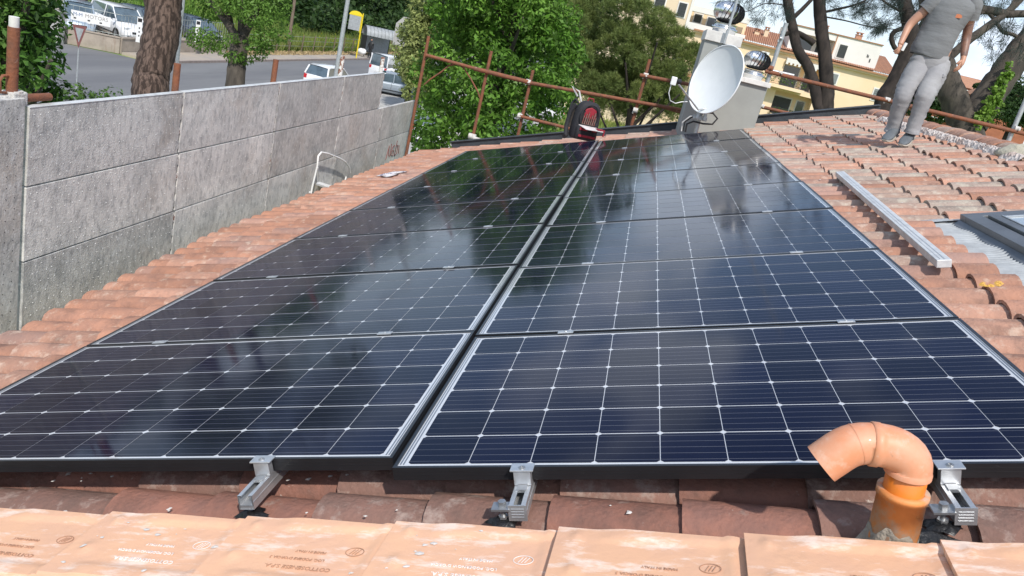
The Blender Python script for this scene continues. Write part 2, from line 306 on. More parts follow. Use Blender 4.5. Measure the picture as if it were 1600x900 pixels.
def fast_quads(name, V, mats, parent=None, midx=None):
    """V: (N,4,3) array of leaf quads"""
    n = len(V); me = bpy.data.meshes.new(name); me.vertices.add(n * 4); me.vertices.foreach_set('co', V.astype(np.float32).ravel())
    me.loops.add(n * 4); me.loops.foreach_set('vertex_index', np.arange(n * 4, dtype=np.int32)); me.polygons.add(n)
    me.polygons.foreach_set('loop_start', np.arange(0, n * 4, 4, dtype=np.int32))
    for m in (mats if isinstance(mats, (list, tuple)) else [mats]): me.materials.append(M[m])
    if midx is not None: me.polygons.foreach_set('material_index', midx.astype(np.int32))
    me.update(calc_edges=True); o = bpy.data.objects.new(name, me); C.objects.link(o)
    if parent: o.parent = parent
    return o
def nrm(a): return a / (np.linalg.norm(a, axis=-1, keepdims=True) + 1e-9)
def leafquads(P, out, size, asp=.5, droop=0.0, upb=.5, jit=.9, fold=.25):
    n = len(P); N_ = nrm(out * .5 + rng.normal(size=(n, 3)) * jit * .5 + np.array([0, 0, upb])); T = rng.normal(size=(n, 3)) + out * .6 + np.array([0, 0, -droop])
    T = nrm(T - N_ * (T * N_).sum(1, keepdims=True)); B = np.cross(N_, T); s = size * rng.uniform(.6, 1.3, (n, 1))
    return np.stack([P - T * s * .5, P + B * s * asp * .5 + N_ * s * fold * .3, P + T * s * .5, P - B * s * asp * .5 + N_ * s * fold * .3], 1)
def blobs(center, rad, n, br, flat=.8, hollow=.55, low=-.9):
    out = []
    while len(out) < n:
        d = nrm(rng.normal(size=3)); 
        if d[2] < low: continue
        r = rng.uniform(hollow, 1.0); out.append((np.array(center) + d * np.array(rad) * r, br * rng.uniform(.6, 1.3)))
    return out
def crown(name, bl, per, size, m, parent, asp=.5, droop=.3, flat=.75, upb=.5, jit=.9):
    Ps, Os = [], []
    for c, r in bl:
        k = int(per * (r / bl[0][1]) ** 2 * rng.uniform(.8, 1.2)) + 3; d = nrm(rng.normal(size=(k, 3))); rr = rng.uniform(.45, 1.05, (k, 1)) ** .6
        Ps.append(c + d * rr * r * np.array([1, 1, flat])); Os.append(d)
    P = np.concatenate(Ps); return fast_quads(name, leafquads(P, np.concatenate(Os), size, asp, droop, upb, jit), m, parent)
def needles(name, P, out, length, width, k, m, parent, spread=.8, droop=0.0):
    n = len(P); P = np.repeat(P, k, 0); o = np.repeat(out, k, 0); T = nrm(o + rng.normal(size=(n * k, 3)) * spread + np.array([0, 0, -droop]))
    S = nrm(np.cross(T, rng.normal(size=(n * k, 3)))); L = length * rng.uniform(.6, 1.2, (n * k, 1)); W = width
    return fast_quads(name, np.stack([P - S * W * .5, P + T * L * .6 - S * W * .35, P + T * L, P + T * L * .6 + S * W * .5], 1), m, parent)
def text_mesh(name, body, size, matname, mtx, parent, ext=.0006, align='CENTER'):
    cu = bpy.data.curves.new(name, 'FONT'); cu.body = body; cu.size = size; cu.align_x = align; cu.align_y = 'CENTER'; cu.extrude = ext; cu.resolution_u = 2
    t = bpy.data.objects.new(name + '_tmp', cu); C.objects.link(t); dg = bpy.context.evaluated_depsgraph_get(); me = bpy.data.meshes.new_from_object(t.evaluated_get(dg)); bpy.data.objects.remove(t)
    me.materials.clear(); me.materials.append(M[matname]); return inst(name, me, parent, mtx)
# ================================================================== OUR HOUSE: roof, tiles, verge, ridge
house = empty('house', None, 'low house under us with weathered terracotta tile roof carrying the solar panels', 'house', mtx=ROOF)
def cu(k, v): return 1.95 + .302 * k + .018 * (v - 2)
def eave(v): return float(np.interp(v, [-.4, 1.5, 4.2, 9.8], [-2.50, -2.53, -2.84, -2.78]))
def tile_mb(L, w0=.088, w1=.078, hh=.062, lift=.017, n=7, t=.013, mi=0):
    b = MB(); b.mi = mi; rings = []
    for x in (0.0, L):
        wd = w0 + (w1 - w0) * x / .37; dz = lift * (1 - x / .302)
        o = [(x, -wd * math.cos(math.pi * i / n), dz + hh * math.sin(math.pi * i / n) ** .85) for i in range(n + 1)]
        q = [(x, -(wd - t) * math.cos(math.pi * i / n), dz - .001 + (hh - t) * math.sin(math.pi * i / n) ** .85) for i in range(n + 1)]
        rings.append((o, q))
    (o0, q0), (o1, q1) = rings; m = n + 1
    b.add(o0 + o1, [(i, i + 1, m + i + 1, m + i) for i in range(n)], True); b.add(q0 + q1, [(i + 1, i, m + i, m + i + 1) for i in range(n)], True)
    for o, q in rings: b.add(o + q, [(i, i + 1, m + i + 1, m + i) for i in range(n)])
    b.add([o0[0], o1[0], q1[0], q0[0]], [(0, 1, 2, 3)]); b.add([o0[-1], o1[-1], q1[-1], q0[-1]], [(0, 1, 2, 3)])
    return b
base = MB(); base.bb((-2.75, -.5, -.26), (3.5, 9.86, -.20)); base.build('roof_deck', 'dark_gap', house)
pans = MB()                                                    # the channel tiles lying upside down between the covers
for j in range(-3, 53):
    v_ = .073 + .187 * j
    for k in range(-15, 5):
        v = v_; u = max(cu(k, v), eave(v) - .01); v = v_ - .034 * u
        if -1.2 < u < 1.3 and .5 < v < 7.7: continue
        if v < 2.9 and u > 2.1: continue
        L = .31; n = 4; vs = []
        for x, dz in ((0, .012), (L, 0)):
            vs += [(u + x, v - .075 + .15 * i / n, -.185 + dz + .030 * abs(i / n * 2 - 1) ** 2) for i in range(n + 1)]
        pans.mi = (j * 7 + k * 3) % 3; pans.add(vs, [(i, i + 1, n + 2 + i, n + 1 + i) for i in range(n)], True)
tag(pans.build('channel_tiles', ['tile_red', 'tile_brown', 'tile_orange'], house), kind='stuff')
TMK = ['tile_orange', 'tile_orange_pale', 'tile_red', 'tile_brown', 'tile_pale', 'tile_grey', 'tile_pink']
tiles = []
for j in range(-2, 54):
    v_ = .166 + .187 * j
    for k in range(-16, 5):
        v = v_; u = cu(k, v); v = v_ - .034 * u; L = .37
        if k == -16:
            if v < 2.2: continue
            u = eave(v); L = cu(-15, v) - u + .09
        if k == -15: 
            if v < 2.2: L = cu(-14, v) - eave(v) + .07; u = eave(v)
        if -1.64 < u and u + .30 < 1.64 and .32 < v < 7.95: continue
        if .85 < v < 3.02:
            if k == 0: L = .17
            if k > 0: continue
        if u > 3.3: continue
        if v > 9.80: continue
        zone = 'f' if v < .38 and u < 1.75 else ('l' if u < -1.2 else 'r')
        x = rng.random()
        if zone == 'f': key = 2 if x < .62 else 3
        elif zone == 'l': key = 0 if x < .50 else (1 if x < .85 else 6)
        else:
            if v < 3 and u < 2.2: key = [0, 1, 6, 1, 0][int(x * 5)] if u > 1.9 else [1, 6, 0, 4][int(x * 4)]
            else: key = [4, 5, 6, 1, 4, 5, 0, 1][int(x * 8)]
            if v > 7.9 and u < 1.6: key = [6, 1, 4][int(x * 3)]
        j1, j2, j3 = rng.normal(size=3)
        m = Matrix.Translation((u + j1 * .007, v + j2 * .004, -.158 + rng.normal() * .0025)) @ Matrix.Rotation(j3 * .012 - .034, 4, 'Z') @ Matrix.Rotation(rng.normal() * .006, 4, 'Y')
        tiles.append(((ROOF @ m.translation - CAM).length, L, key, m))
tiles.sort(key=lambda t: t[0]); cache = {}
def tmesh(L, key):
    q = (round(L, 2), key)
    if q not in cache: cache[q] = tile_mb(q[0]).mesh('roof_tile', [TMK[key]])
    return cache[q]
for d, L, key, m in tiles[:296]: inst('roof_tile', tmesh(L, key), house, m)
st = MB()
for d, L, key, m in tiles[296:]:
    q = tile_mb(L, mi=key, n=5); q.xf(m); st.mi = key; o = len(st.v); st.v += q.v; st.f += [[i + o for i in f] for f in q.f]; st.m += q.m; st.sm += q.sm
me = st.mesh('roof_tiles_beyond', TMK); o_ = inst('roof_tiles_beyond', me, house); tag(o_, kind='stuff')
# verge tiles of new terracotta along the near edge
def vz(x, y):      # height field of one verge tile, x along 0..W, y 0 (far edge) .. D
    z = .021 * (1 - x / .40)
    sm = lambda t: max(0, min(1, t)) ** 2 * (3 - 2 * max(0, min(1, t)))
    z += .007 * (1 - sm((y - .012 - .03 * (1 - x / .4)) / .014)) * sm((x - .07) / .08)
    z += .004 * sm((x - .345) / .008) * (1 - sm((x - .372) / .008))
    z += .009 * math.exp(-((x - .045) / .010) ** 2 - ((y - .035) / .016) ** 2) + .008 * math.exp(-((x - .05) / .012) ** 2 - ((y - .15) / .018) ** 2)
    z += .006 * sm((y - .195) / .02) * sm((x - .05) / .05)
    return z
ws = [-1.80, -1.43, -1.06, -.685, -.307, .066, .449, .835, 1.205, 1.58]
stamps = [('COTTOSENESE S.P.A.', 'LOC. PODERE D\'ORCIA 3', 'MADE IN ITALY'), ('COTTOSENESE S.P.A.', 'LOC. PODERNOVI D\'ORCIA', 'MADE IN ITALY')]
for i, u0 in enumerate(ws):
    W = .405; D = .245; nx, ny = 40, 26; b = MB(); vs = []
    for a in range(nx + 1):
        for c in range(ny + 1): x, y = W * a / nx, D * c / ny; vs.append((x, -y, vz(x, y)))
    b.add(vs, [(a * (ny + 1) + c, (a + 1) * (ny + 1) + c, (a + 1) * (ny + 1) + c + 1, a * (ny + 1) + c + 1) for a in range(nx) for c in range(ny)], True)
    e = [(0, 0), (W, 0), (W, -D), (0, -D)]
    def side(p, q): b.quad((*p, vz(p[0], -p[1]) ), (*q, vz(q[0], -q[1])), (*q, vz(q[0], -q[1]) - .014), (*p, vz(p[0], -p[1]) - .014))
    for a in range(nx): side((W * a / nx, 0), (W * (a + 1) / nx, 0))
    for c in range(ny): side((0, -D * c / ny), (0, -D * (c + 1) / ny)); side((W, -D * c / ny), (W, -D * (c + 1) / ny))
    vs = []
    for a in range(nx + 1): x = W * a / nx; z = vz(x, D); vs += [(x, -D, z), (x, -D - .008, z - .006), (x, -D - .010, z - .14)]
    b.add(vs, [(a * 3 + c, a * 3 + 3 + c, a * 3 + 4 + c, a * 3 + 1 + c) for a in range(nx) for c in (0, 1)], True)
    v0 = -.160 - .047 * (u0 + .685)
    m = Matrix.Translation((u0 + random.uniform(-.004, .004), v0, -.052)) @ Matrix.Rotation(-.045 + random.uniform(-.01, .01), 4, 'Z')
    vt = b.build('verge_tile', 'verge', house); vt.matrix_basis = m
    chalky = i in (3, 5); k = 'chalk' if chalky else 'letter'; L1, L2, L3 = stamps[i % 2]; rt = Matrix.Rotation(math.pi, 4, 'Z')
    for s, y, tx, cx in ((.0165, -.175, L1, .215), (.0115, -.145, L2, .20), (.0105, -.118, L3, .22)):
        text_mesh('stamped_lettering', tx, s, k, Matrix.Translation((cx, y, vz(cx, -y) + .0012)) @ Matrix.Rotation(.045, 4, 'Y') @ rt, vt)
    g = MB(); c = Vector((.318, -.105, vz(.318, .105) + .0018)); n = 20
    for q in range(n):
        a, a2 = 2 * math.pi * q / n, 2 * math.pi * (q + 1) / n
        g.tube(c + Vector((.021 * math.cos(a), .015 * math.sin(a), 0)), c + Vector((.021 * math.cos(a2), .015 * math.sin(a2), 0)), .0009, n=4)
    for dx in (-.010, -.003, .004): g.tube(c + Vector((dx, -.009, 0)), c + Vector((dx + .008, .009, 0)), .0008, n=4)
    g.build('stamped_crest', k, vt)
    if chalky or i in (4, 8):                                      # lime splashes lying on the tile
        sp = MB()
        for q in range(12 if chalky else 2):
            cx, cy = random.uniform(.03, .37), -random.uniform(.02, .22); r = random.uniform(.001, .006) * (1 if chalky else .8); a0 = random.uniform(0, 6)
            pts = [(cx + r * random.uniform(.6, 1.6) * math.cos(a0 + t * 1.05) * 1.6, cy + r * random.uniform(.6, 1.4) * math.sin(a0 + t * 1.05)) for t in range(6)]
            sp.add([(x, y, vz(x, -y) + .0022) for x, y in pts] + [(cx, cy, vz(cx, -cy) + .004)], [(t, (t + 1) % 6, 6) for t in range(6)])
        tag(sp.build('lime_splashes', 'splash', vt), kind='stuff')
# bird droppings and mortar splashes on the near clay tiles
sp = MB()
for q in range(80):
    if q < 34: u, v = random.uniform(-1.3, 1.7), random.choice([-.075, -.05, .10, .13]) + random.uniform(-.02, .02)
    else: u, v = random.uniform(1.8, 3.1), random.uniform(3.2, 8); v = .12 + .185 * round((v - .12) / .185) + random.uniform(-.03, .03)
    r = random.uniform(.002, .009 if q < 60 else .02); hz = -.085 + .0
    pts = [(u + r * random.uniform(.5, 1.5) * math.cos(t), v + r * random.uniform(.5, 1.2) * math.sin(t)) for t in range(6)]
    sp.add([(x, y, hz) for x, y in pts] + [(u, v, hz + .002)], [(t, (t + 1) % 6, 6) for t in range(6)])
tag(sp.build('mortar_splashes', 'splash', house), kind='stuff')
b = MB(); u, v = onroof(1545, 444, -.08)
for q in range(14): x, y = u + random.uniform(-.03, .05), v + random.uniform(-.03, .03); b.add([(x - .012, y, -.082), (x, y - .012, -.082), (x + .014, y, -.081), (x, y + .013, -.081), (x, y, -.074)], [(0, 1, 4), (1, 2, 4), (2, 3, 4), (3, 0, 4)])
b.build('lichen_patch', 'lichen', house)
# ridge: round ridge tiles, white mortar, other slope
for q in range(15):
    t = tile_mb(.42, w0=.125, w1=.105, hh=.088, lift=.010, n=8, t=.014).mesh('ridge_tile', TMK[[0, 6, 1, 4][q % 4]])
    if q % 4 == q: rt_ = cache.setdefault(('ridge', q % 4), t)
    m = Matrix.Translation((3.50 + random.uniform(-.01, .01), 4.0 + .385 * q, -.13)) @ Matrix.Rotation(math.pi / 2, 4, 'Z') @ Matrix.Rotation(random.uniform(-.02, .02), 4, 'Z')
    inst('ridge_tile', cache[('ridge', q % 4)], house, m)
b = MB(); nx, ny = 12, 150; vs = []
for a in range(nx + 1):
    for c in range(ny + 1):
        x = a / nx; v = 4.7 + 4.0 * c / ny; wv = .5 + .5 * math.sin(v * 3.1) * math.sin(v * 1.3 + 1)
        u = 3.27 - .06 * wv + (.13 + .05 * wv) * x; vs.append((u, v, -.125 + .075 * math.sin(math.pi * min(1, x * .75)) + random.uniform(-.006, .008)))
b.add(vs, [(a * (ny + 1) + c, (a + 1) * (ny + 1) + c, (a + 1) * (ny + 1) + c + 1, a * (ny + 1) + c + 1) for a in range(nx) for c in range(ny)])
b.build('ridge_mortar', 'mortar_white', house)
pr = ROOF @ Vector((3.55, 0, -.16)); inv = ROOF.inverted()
b = MB(); lo = inv @ (pr + Vector((3.2, -.5, -1.1))); hi = inv @ (pr + Vector((0, -.5, 0)))
b.add([(hi.x, -.5, hi.z), (lo.x, -.5, lo.z), (lo.x, 9.86, lo.z), (hi.x, 9.86, hi.z)], [(0, 1, 2, 3)]); b.build('far_slope', 'tile_orange', house)
b = MB(); b.bb((-2.30, 9.88, -.22), (3.62, 9.93, -.012)); b.bb((-2.32, 9.85, -.018), (3.62, 9.97, -.004)); b.build('verge_flashing', 'flash', house, .004)
b = MB(); b.mi = 0
for a_, b_ in ((Vector((-2.35, -.42, 0)), Vector((3.6, 9.8, 4.30))),): b.bb(a_, b_)
b.xf(inv); b.build('house_wall', 'plaster_beige', house)
b = MB(); b.bb((3.62, -.42, 0), (6.2, 9.8, 5.1)); b.xf(inv); b.build('house_wall', 'plaster_beige', house)
# ================================================================== solar panels
PRW = 1.00456
cm = MB(); q = .0781; ch = .0078
def cell(b, cx, cy, z=-.0018):
    g_ = .0764; p = [(-q + ch, -g_), (q - ch, -g_), (q, -g_ + ch), (q, g_ - ch), (q - ch, g_), (-q + ch, g_), (-q, g_ - ch), (-q, -g_ + ch)]
    b.add([(cx + x, cy + y, z) for x, y in p] + [(cx + x, cy + y, z - .0006) for x, y in p], [tuple(range(8))] + [(i, (i + 1) % 8, 8 + (i + 1) % 8, 8 + i) for i in range(8)])
cell(cm, 0, 0); CELL = cm.mesh('solar_cell', 'cell')
b = MB()
for j in range(6):
    for i in range(10): cell(b, MU + (i + .5) * PC, MV + (j + .5) * PC)
CELLS = b.mesh('solar_cells', 'cell_far')
b = MB(); W, H, t = 1.65, .992, .035
for x0, x1, y0, y1 in ((0, W, 0, .0095), (0, W, H - .0095, H), (0, .0095, .0095, H - .0095), (W - .0095, W, .0095, H - .0095)): b.bb((x0, y0, -t), (x1, y1, 0))
for x0, x1, y0, y1 in ((.01, W - .01, .0095, .03), (.01, W - .01, H - .03, H - .0095)): b.bb((x0, y0, -t + .0005), (x1, y1, -t + .002))
for z in (-.012, -.022): b.bb((.0, -.0006, z), (W, .0, z + .0015)); b.bb((-.0006, 0, z), (0, H, z + .0015)); b.bb((W, 0, z), (W + .0006, H, z + .0015))
FRAME = b.mesh('frame', 'black_frame')
b = MB(); b.bb((.0095, .0095, -.006), (W - .0095, H - .0095, -.0026)); BACK = b.mesh('backsheet', 'backsheet')
b = MB(); b.bb((-.00175, .02, -.0026), (.00175, H - .02, -.0016)); RIB = b.mesh('busbar_ribbon', 'ribbon')
b = MB(); b.bb((.4, .80, -.028), (.52, .92, -.0062)); JB = b.mesh('junction_box', 'dark')
ordn = ['front', 'second', 'third', 'fourth', 'fifth', 'sixth', 'seventh', 'rear']
refl = {('right', 0): 'its front edge behind the orange pipe', ('left', 0): 'its front edge over the bare clay tiles', ('right', 7): 'reaching the grey chimney', ('left', 7): 'beside the red backpack'}
for side, du, dv, dh in (('right', 0, 0, 0), ('left', -1.6607, .0308, .0121)):
    for r in range(8):
        ex = refl.get((side, r), 'its edge beside the ' + ('right-hand tiles' if side == 'right' else 'eave tiles'))
        p = empty('solar_panel', None, 'solar panel in the %s column, %s row, %s' % (side, ordn[r], ex), 'solar panel', 'solar panels in two columns on the roof',
                  ROOF @ Matrix.Translation((du + rng.normal() * .0015, dv + r * PRW, dh + rng.normal() * .0012)) @ Matrix.Rotation(rng.normal() * .0009, 4, 'Y') @ Matrix.Rotation(rng.normal() * .0009, 4, 'X') @ Matrix.Rotation(rng.normal() * .0005, 4, 'Z'))
        inst('frame', FRAME, p); inst('backsheet', BACK, p); inst('junction_box', JB, p)
        for x in (.0152, .0232, W - .0232, W - .0152): inst('busbar_ribbon', RIB, p, Matrix.Translation((x, 0, 0)))
        if r < 5:
            for j in range(6):
                for i in range(10): inst('solar_cell', CELL, p, Matrix.Translation((MU + (i + .5) * PC, MV + (j + .5) * PC, 0)))
        else: tag(inst('solar_cells', CELLS, p), kind='stuff')
# ================================================================== mounting rails with clamps
def u_profile(w_=.040, h_=.038, t=.003):
    a = w_ / 2; return [(-a, 0), (a, 0), (a, h_), (a - .011, h_), (a - .011, h_ - t), (a - t, h_ - t), (a - t, t + .008), (-a + t, t + .008), (-a + t, h_ - t), (-a + .011, h_ - t), (-a + .011, h_), (-a, h_)]
rl = {0: 'leftmost aluminium rail near the eave', 1: 'open-ended aluminium rail under the left column, beside the column gap', 2: 'aluminium rail with end plate left of middle under the right column', 3: 'aluminium rail ending beside the orange vent pipe'}
for i, (u, dh, v0) in enumerate(((-1.317, .0121, -.10), (-.362, .0121, -.095), (.335, 0, -.115), (1.292, 0, -.12))):
    t = empty('mounting_rail', None, rl[i] + ', carrying clamps between panels', 'mounting rail', 'rails under the solar panels', ROOF @ Matrix.Translation((u, 0, dh)))
    pb = MB(); pr_ = u_profile(); n = len(pr_); A = [(x, v0, -.0765 + z) for x, z in pr_]; B = [(x, 8.03, -.0765 + z) for x, z in pr_]
    pb.add(A + B, [(k, (k + 1) % n, n + (k + 1) % n, n + k) for k in range(n)]); pb.bb((-.018, v0 + .002, -.0762), (.018, 8.03, -.068)); pb.bb((-.0212, v0, -.058), (-.020, 8.0, -.055)); pb.bb((.020, v0, -.058), (.0212, 8.0, -.055))
    pb.build('rail_profile', 'alu', t)
    if i >= 2: e = MB(); e.bb((-.022, v0 - .003, -.078), (.022, v0, -.0375)); [e.bb((-.015, v0 - .0042, -.069 + .007 * s), (.015, v0 - .003, -.0675 + .007 * s)) for s in range(4)]; e.build('end_plate', 'alu', t)
    e = MB(); vo = .0308 if i < 2 else 0.0
    e.bb((-.0285, vo - .030, .0005), (.0285, vo + .008, .0045)); e.bb((-.021, vo - .026, -.0375), (.021, vo - .004, .0005)); cl = e.build('end_clamp', 'alu', t, .001)
    e = MB(); e.lathe([(0, .0045), (.0085, .0045), (.0085, .0065), (.006, .0065), (.006, .0078), (.0038, .0078), (.0038, .0055), (0, .0055)], (0, vo - .016, 0), 12, smooth=False); e.build('clamp_bolt', 'steel', cl)
    e = MB(); e.bb((-.012, vo - .052, -.0425), (.012, vo - .028, -.0345)); e.build('channel_nut', 'steel', cl)
    for r in range(1, 8):
        e = MB(); vv = vo + r * PRW - .0063; e.bb((-.028, vv - .0135, .0008), (.028, vv + .0135, .0035)); e.bb((-.022, vv - .009, .0035), (.022, vv + .009, .0048)); e.bb((-.02, vv - .005, -.0375), (.02, vv + .005, .0008))
        e.lathe([(0, .0068), (.005, .0068), (.005, .0048)], (0, vv, 0), 8, smooth=False); e.build('mid_clamp', 'alu', t)
    fx = {0: 0, 1: -.004, 2: -.038, 3: -.040}[i]; fv = v0 + .02 if i < 2 else v0 + .012
    if i > 0:
        e = MB(); e.tube((fx, fv, -.092 - dh), (fx, fv, -.070 if i == 1 else -.040), .0062, n=8)
        e.lathe([(0, -.078), (.012, -.078), (.012, -.072), (0, -.072)], (fx, fv, 0), 6, smooth=False)
        if i > 1: e.bb((fx - .024, fv - .018, -.052), (fx + .020, fv + .018, -.047)); e.lathe([(0, -.034), (.010, -.034), (.010, -.047), (0, -.047)], (fx, fv, 0), 6, smooth=False)
        e.build('hanger_bolt', 'steel', t)
        e = MB(); pts = 14; vs = [(fx, fv, -.078 - dh)]
        for ring, (rr, hz) in enumerate(((.013, -.078), (.024, -.082), (.036, -.091))):
            for a in range(pts): an = 2 * math.pi * a / pts; k = rr * (1 + (.28 * math.sin(a * 2.4 + i * 2) if ring else 0)); vs.append((fx + k * math.cos(an) * 1.1, fv + k * math.sin(an) * .85, hz - dh + random.uniform(-.002, .002)))
        e.add(vs, [(0, 1 + a, 1 + (a + 1) % pts) for a in range(pts)] + [(1 + r_ * pts + a, 1 + r_ * pts + (a + 1) % pts, 1 + (r_ + 1) * pts + (a + 1) % pts, 1 + (r_ + 1) * pts + a) for r_ in (0, 1) for a in range(pts)], True)
        e.build('sealant_patch', 'rubber', t)
# ================================================================== orange vent pipe
pu, pv = onroof(1385, 856, -.10); PB = roof(pu, pv, -.13)
t = empty('vent_pipe', PB, 'orange plastic vent pipe with curved hood standing before the nearest right panel', 'vent pipe'); t.rotation_euler = (0, R(-9), 0)
def loc(p): return Vector(p) - PB
e = MB(); z1 = loc(atY(1394, 760, PB.y)).z
e.lathe([(0, .0), (.0485, .0), (.0485, .06), (.047, z1 - .01), (.0505, z1 - .012), (.0505, z1 + .003), (.040, z1 + .003)], n=28); e.build('pipe_collar', 'pvc_dust', t)
z2 = loc(atY(1405, 724, PB.y)).z; e = MB(); e.lathe([(.0395, z1 - .01), (.0395, z2 + .012), (.0, z2 + .012)], n=28); e.build('pipe_neck', 'pvc_bright', t)
X0 = 0.004
def P2(x, y, dy=0.0): return loc(atY(x, y, PB.y + dy))
elbow = []
c0 = Vector((0.0, 0, z2)); left = P2(1345, 693); out = P2(1280, 716)
r1 = abs(left.x) * .9
for a in np.linspace(0, 90, 9): elbow.append(Vector((-.060 + .060 * math.cos(R(a)), 0, z2 + .040 * math.sin(R(a)))))
q_ = elbow[-1]; e2 = [q_, q_ + Vector((-.026, 0, 0))]
e = MB(); pts_ = [elbow[0] - Vector((0, 0, .014)), elbow[0] - Vector((0, 0, .004)), elbow[0] - Vector((0, 0, .002))] + elbow + [q_ + Vector((-.006, 0, 0)), q_ + Vector((-.008, 0, 0)), q_ + Vector((-.022, 0, 0)), q_ + Vector((-.024, 0, 0))]
e.path(pts_, [.0452, .0452, .0435] + [.0435] * 9 + [.0437, .0452, .0452, .0428], 32, caps=False); e.build('elbow', 'pvc', t)
s0 = e2[-1] + Vector((.004, 0, 0)); d2 = [s0]
for a in np.linspace(0, 45, 6): d2.append(s0 + Vector((-.004 - .075 * math.sin(R(a)), -.012 * math.sin(R(a)), -.075 * (1 - math.cos(R(a))))))
dirv = Vector((-math.cos(R(45)), -.1, -math.sin(R(45)))).normalized(); d2 += [d2[-1] + dirv * .018, d2[-1] + dirv * .045]
e = MB(); e.path(d2, [.0420] * 7 + [.0420, .0420], 28, caps=False); e.path([d2[-1], d2[-1] - dirv * .05], [.0395, .0395], 28, caps=False)
k = len(e.v); e.path([d2[-1], d2[-1] + dirv * .0005], [.0420, .0395], 28, caps=False); e.path([d2[-1] - dirv * .045, d2[-1] - dirv * .044], [.0396, .0396], 20); e.path([d2[3], d2[3] + (d2[4] - d2[3]) * .15], [.0427, .0427], 28, caps=False); e.build('outlet', 'pvc', t)
e = MB(); vs = []; n = 34
for ri, (rr, hz) in enumerate(((.049, .085), (.0505, .055), (.060, .028), (.095, .012), (.125, -.004))):
    for a in range(n):
        an = 2 * math.pi * a / n; k = rr * (1 + (.05 * ri * math.sin(a * 1.3) + random.uniform(-.02, .02) * ri)); vs.append((k * math.cos(an) * (1.25 if ri > 2 else 1), k * math.sin(an) * .85 if ri > 2 else k * math.sin(an), hz + (.018 * math.sin(a * .9) * math.sin(a * .37) if ri == 0 else random.uniform(-.004, .004)) + math.cos(an) * k * .34 * (ri > 2)))
e.add(vs, [(r_ * n + a, r_ * n + (a + 1) % n, (r_ + 1) * n + (a + 1) % n, (r_ + 1) * n + a) for r_ in range(4) for a in range(n)], True); e.build('mortar_collar', 'mortar', t)
e = MB()
for cx, cy, sx, sy, sd in ((-.082, .012, .045, .055, 1), (.085, .030, .062, .040, 2), (.070, -.03, .03, .04, 3)):
    n = 12; vs = [(cx, cy, .038 + cx * .34)] + [(cx + sx * math.cos(2 * math.pi * a / n) * (1 + .35 * math.sin(a * 2.7 + sd)), cy + sy * math.sin(2 * math.pi * a / n) * (1 + .3 * math.sin(a * 3.3 + sd)), .022 + cx * .34 + .004 * math.sin(a * 2)) for a in range(n)]
    e.add(vs, [(0, 1 + a, 1 + (a + 1) % n) for a in range(n)])
e.build('bitumen_smear', 'rubber', t)
# ================================================================== loose aluminium bar, skylight, cloth
a = onroof(1312, 276, -.075); c = onroof(1475, 420, -.075); A = Vector((*a, -.055)); B = Vector((*c, -.055)); ax = (B - A).normalized()
t = empty('metal_bar', roof(*A), 'long whitish square metal bar lying on the tiles right of the panels', 'metal bar'); t.matrix_basis = ROOF @ Matrix.Translation((A + B) / 2) @ Matrix.Rotation(math.atan2(-ax.x, ax.y), 4, 'Z')
L = (B - A).length / 2; e = MB(); e.bb((-.030, -L, -.016), (.030, L, .020)); e.build('bar_profile', 'alu_dull', t, .003)
e = MB(); e.bb((-.006, -L + .01, .0202), (-.003, L - .01, .0212)); e.bb((.012, -L + .01, .0202), (.014, L - .01, .021)); e.build('bar_groove', 'alu', t)
sk = empty('skylight', None, 'grey framed roof window with pleated lead apron among the right-hand tiles', 'skylight', mtx=ROOF)
e = MB(); u0, v1 = 2.305, 2.88
for x0, x1, y0, y1, z in ((u0, u0 + .085, .6, v1, -.072), (u0 + .095, u0 + .15, .6, v1 - .09, -.060), (u0, 3.25, v1, v1 + .085, -.072), (u0 + .095, 3.2, v1 - .09, v1 - .04, -.060), (3.2, 3.25, .6, v1, -.072)): e.bb((x0, y0, -.15), (x1, y1, z))
e.prism([(u0 - .045, -.122), (u0, -.122), (u0, -.104)], 1, .6, v1 + .085)
e.build('window_frame', 'skyframe', sk, .003)
e = MB(); e.bb((u0 + .15, .62, -.10), (3.20, v1 - .09, -.066)); e.build('pane', 'skyglass', sk)
e = MB(); e.bb((u0 + .143, .62, -.059), (u0 + .151, v1 - .09, -.055)); e.bb((u0 + .15, v1 - .10, -.065), (3.2, v1 - .09, -.058)); e.build('glazing_bead', 'alu', sk)
e = MB(); vs = []; ny = 420; nx = 6
for a_ in range(nx + 1):
    for c_ in range(ny + 1):
        v = .7 + 2.36 * c_ / ny; x = 2.08 + (u0 - 2.08 - .02) * a_ / nx
        amp = .0075 * (1 - .3 * a_ / nx); vs.append((x, v + .012 * math.sin(a_ * 1.2), -.124 + amp * math.sin(v * 190 + .8 * math.sin(a_ * .9)) + .004 * math.sin(v * 17) + .002 * a_ / nx))
e.add(vs, [(a_ * (ny + 1) + c_, (a_ + 1) * (ny + 1) + c_, (a_ + 1) * (ny + 1) + c_ + 1, a_ * (ny + 1) + c_ + 1) for a_ in range(nx) for c_ in range(ny)], True)
vs = []; nx, ny = 60, 14
for a_ in range(nx + 1):
    for c_ in range(ny + 1):
        x = 2.12 + 1.10 * a_ / nx; v = v1 + .08 + .14 * c_ / ny; vs.append((x, v, -.112 + .003 * math.sin(v * 90) + .004 * math.sin(x * 9)))
e.add(vs, [(a_ * (ny + 1) + c_, (a_ + 1) * (ny + 1) + c_, (a_ + 1) * (ny + 1) + c_ + 1, a_ * (ny + 1) + c_ + 1) for a_ in range(nx) for c_ in range(ny)], True)
e.build('pleated_apron', 'lead', sk)
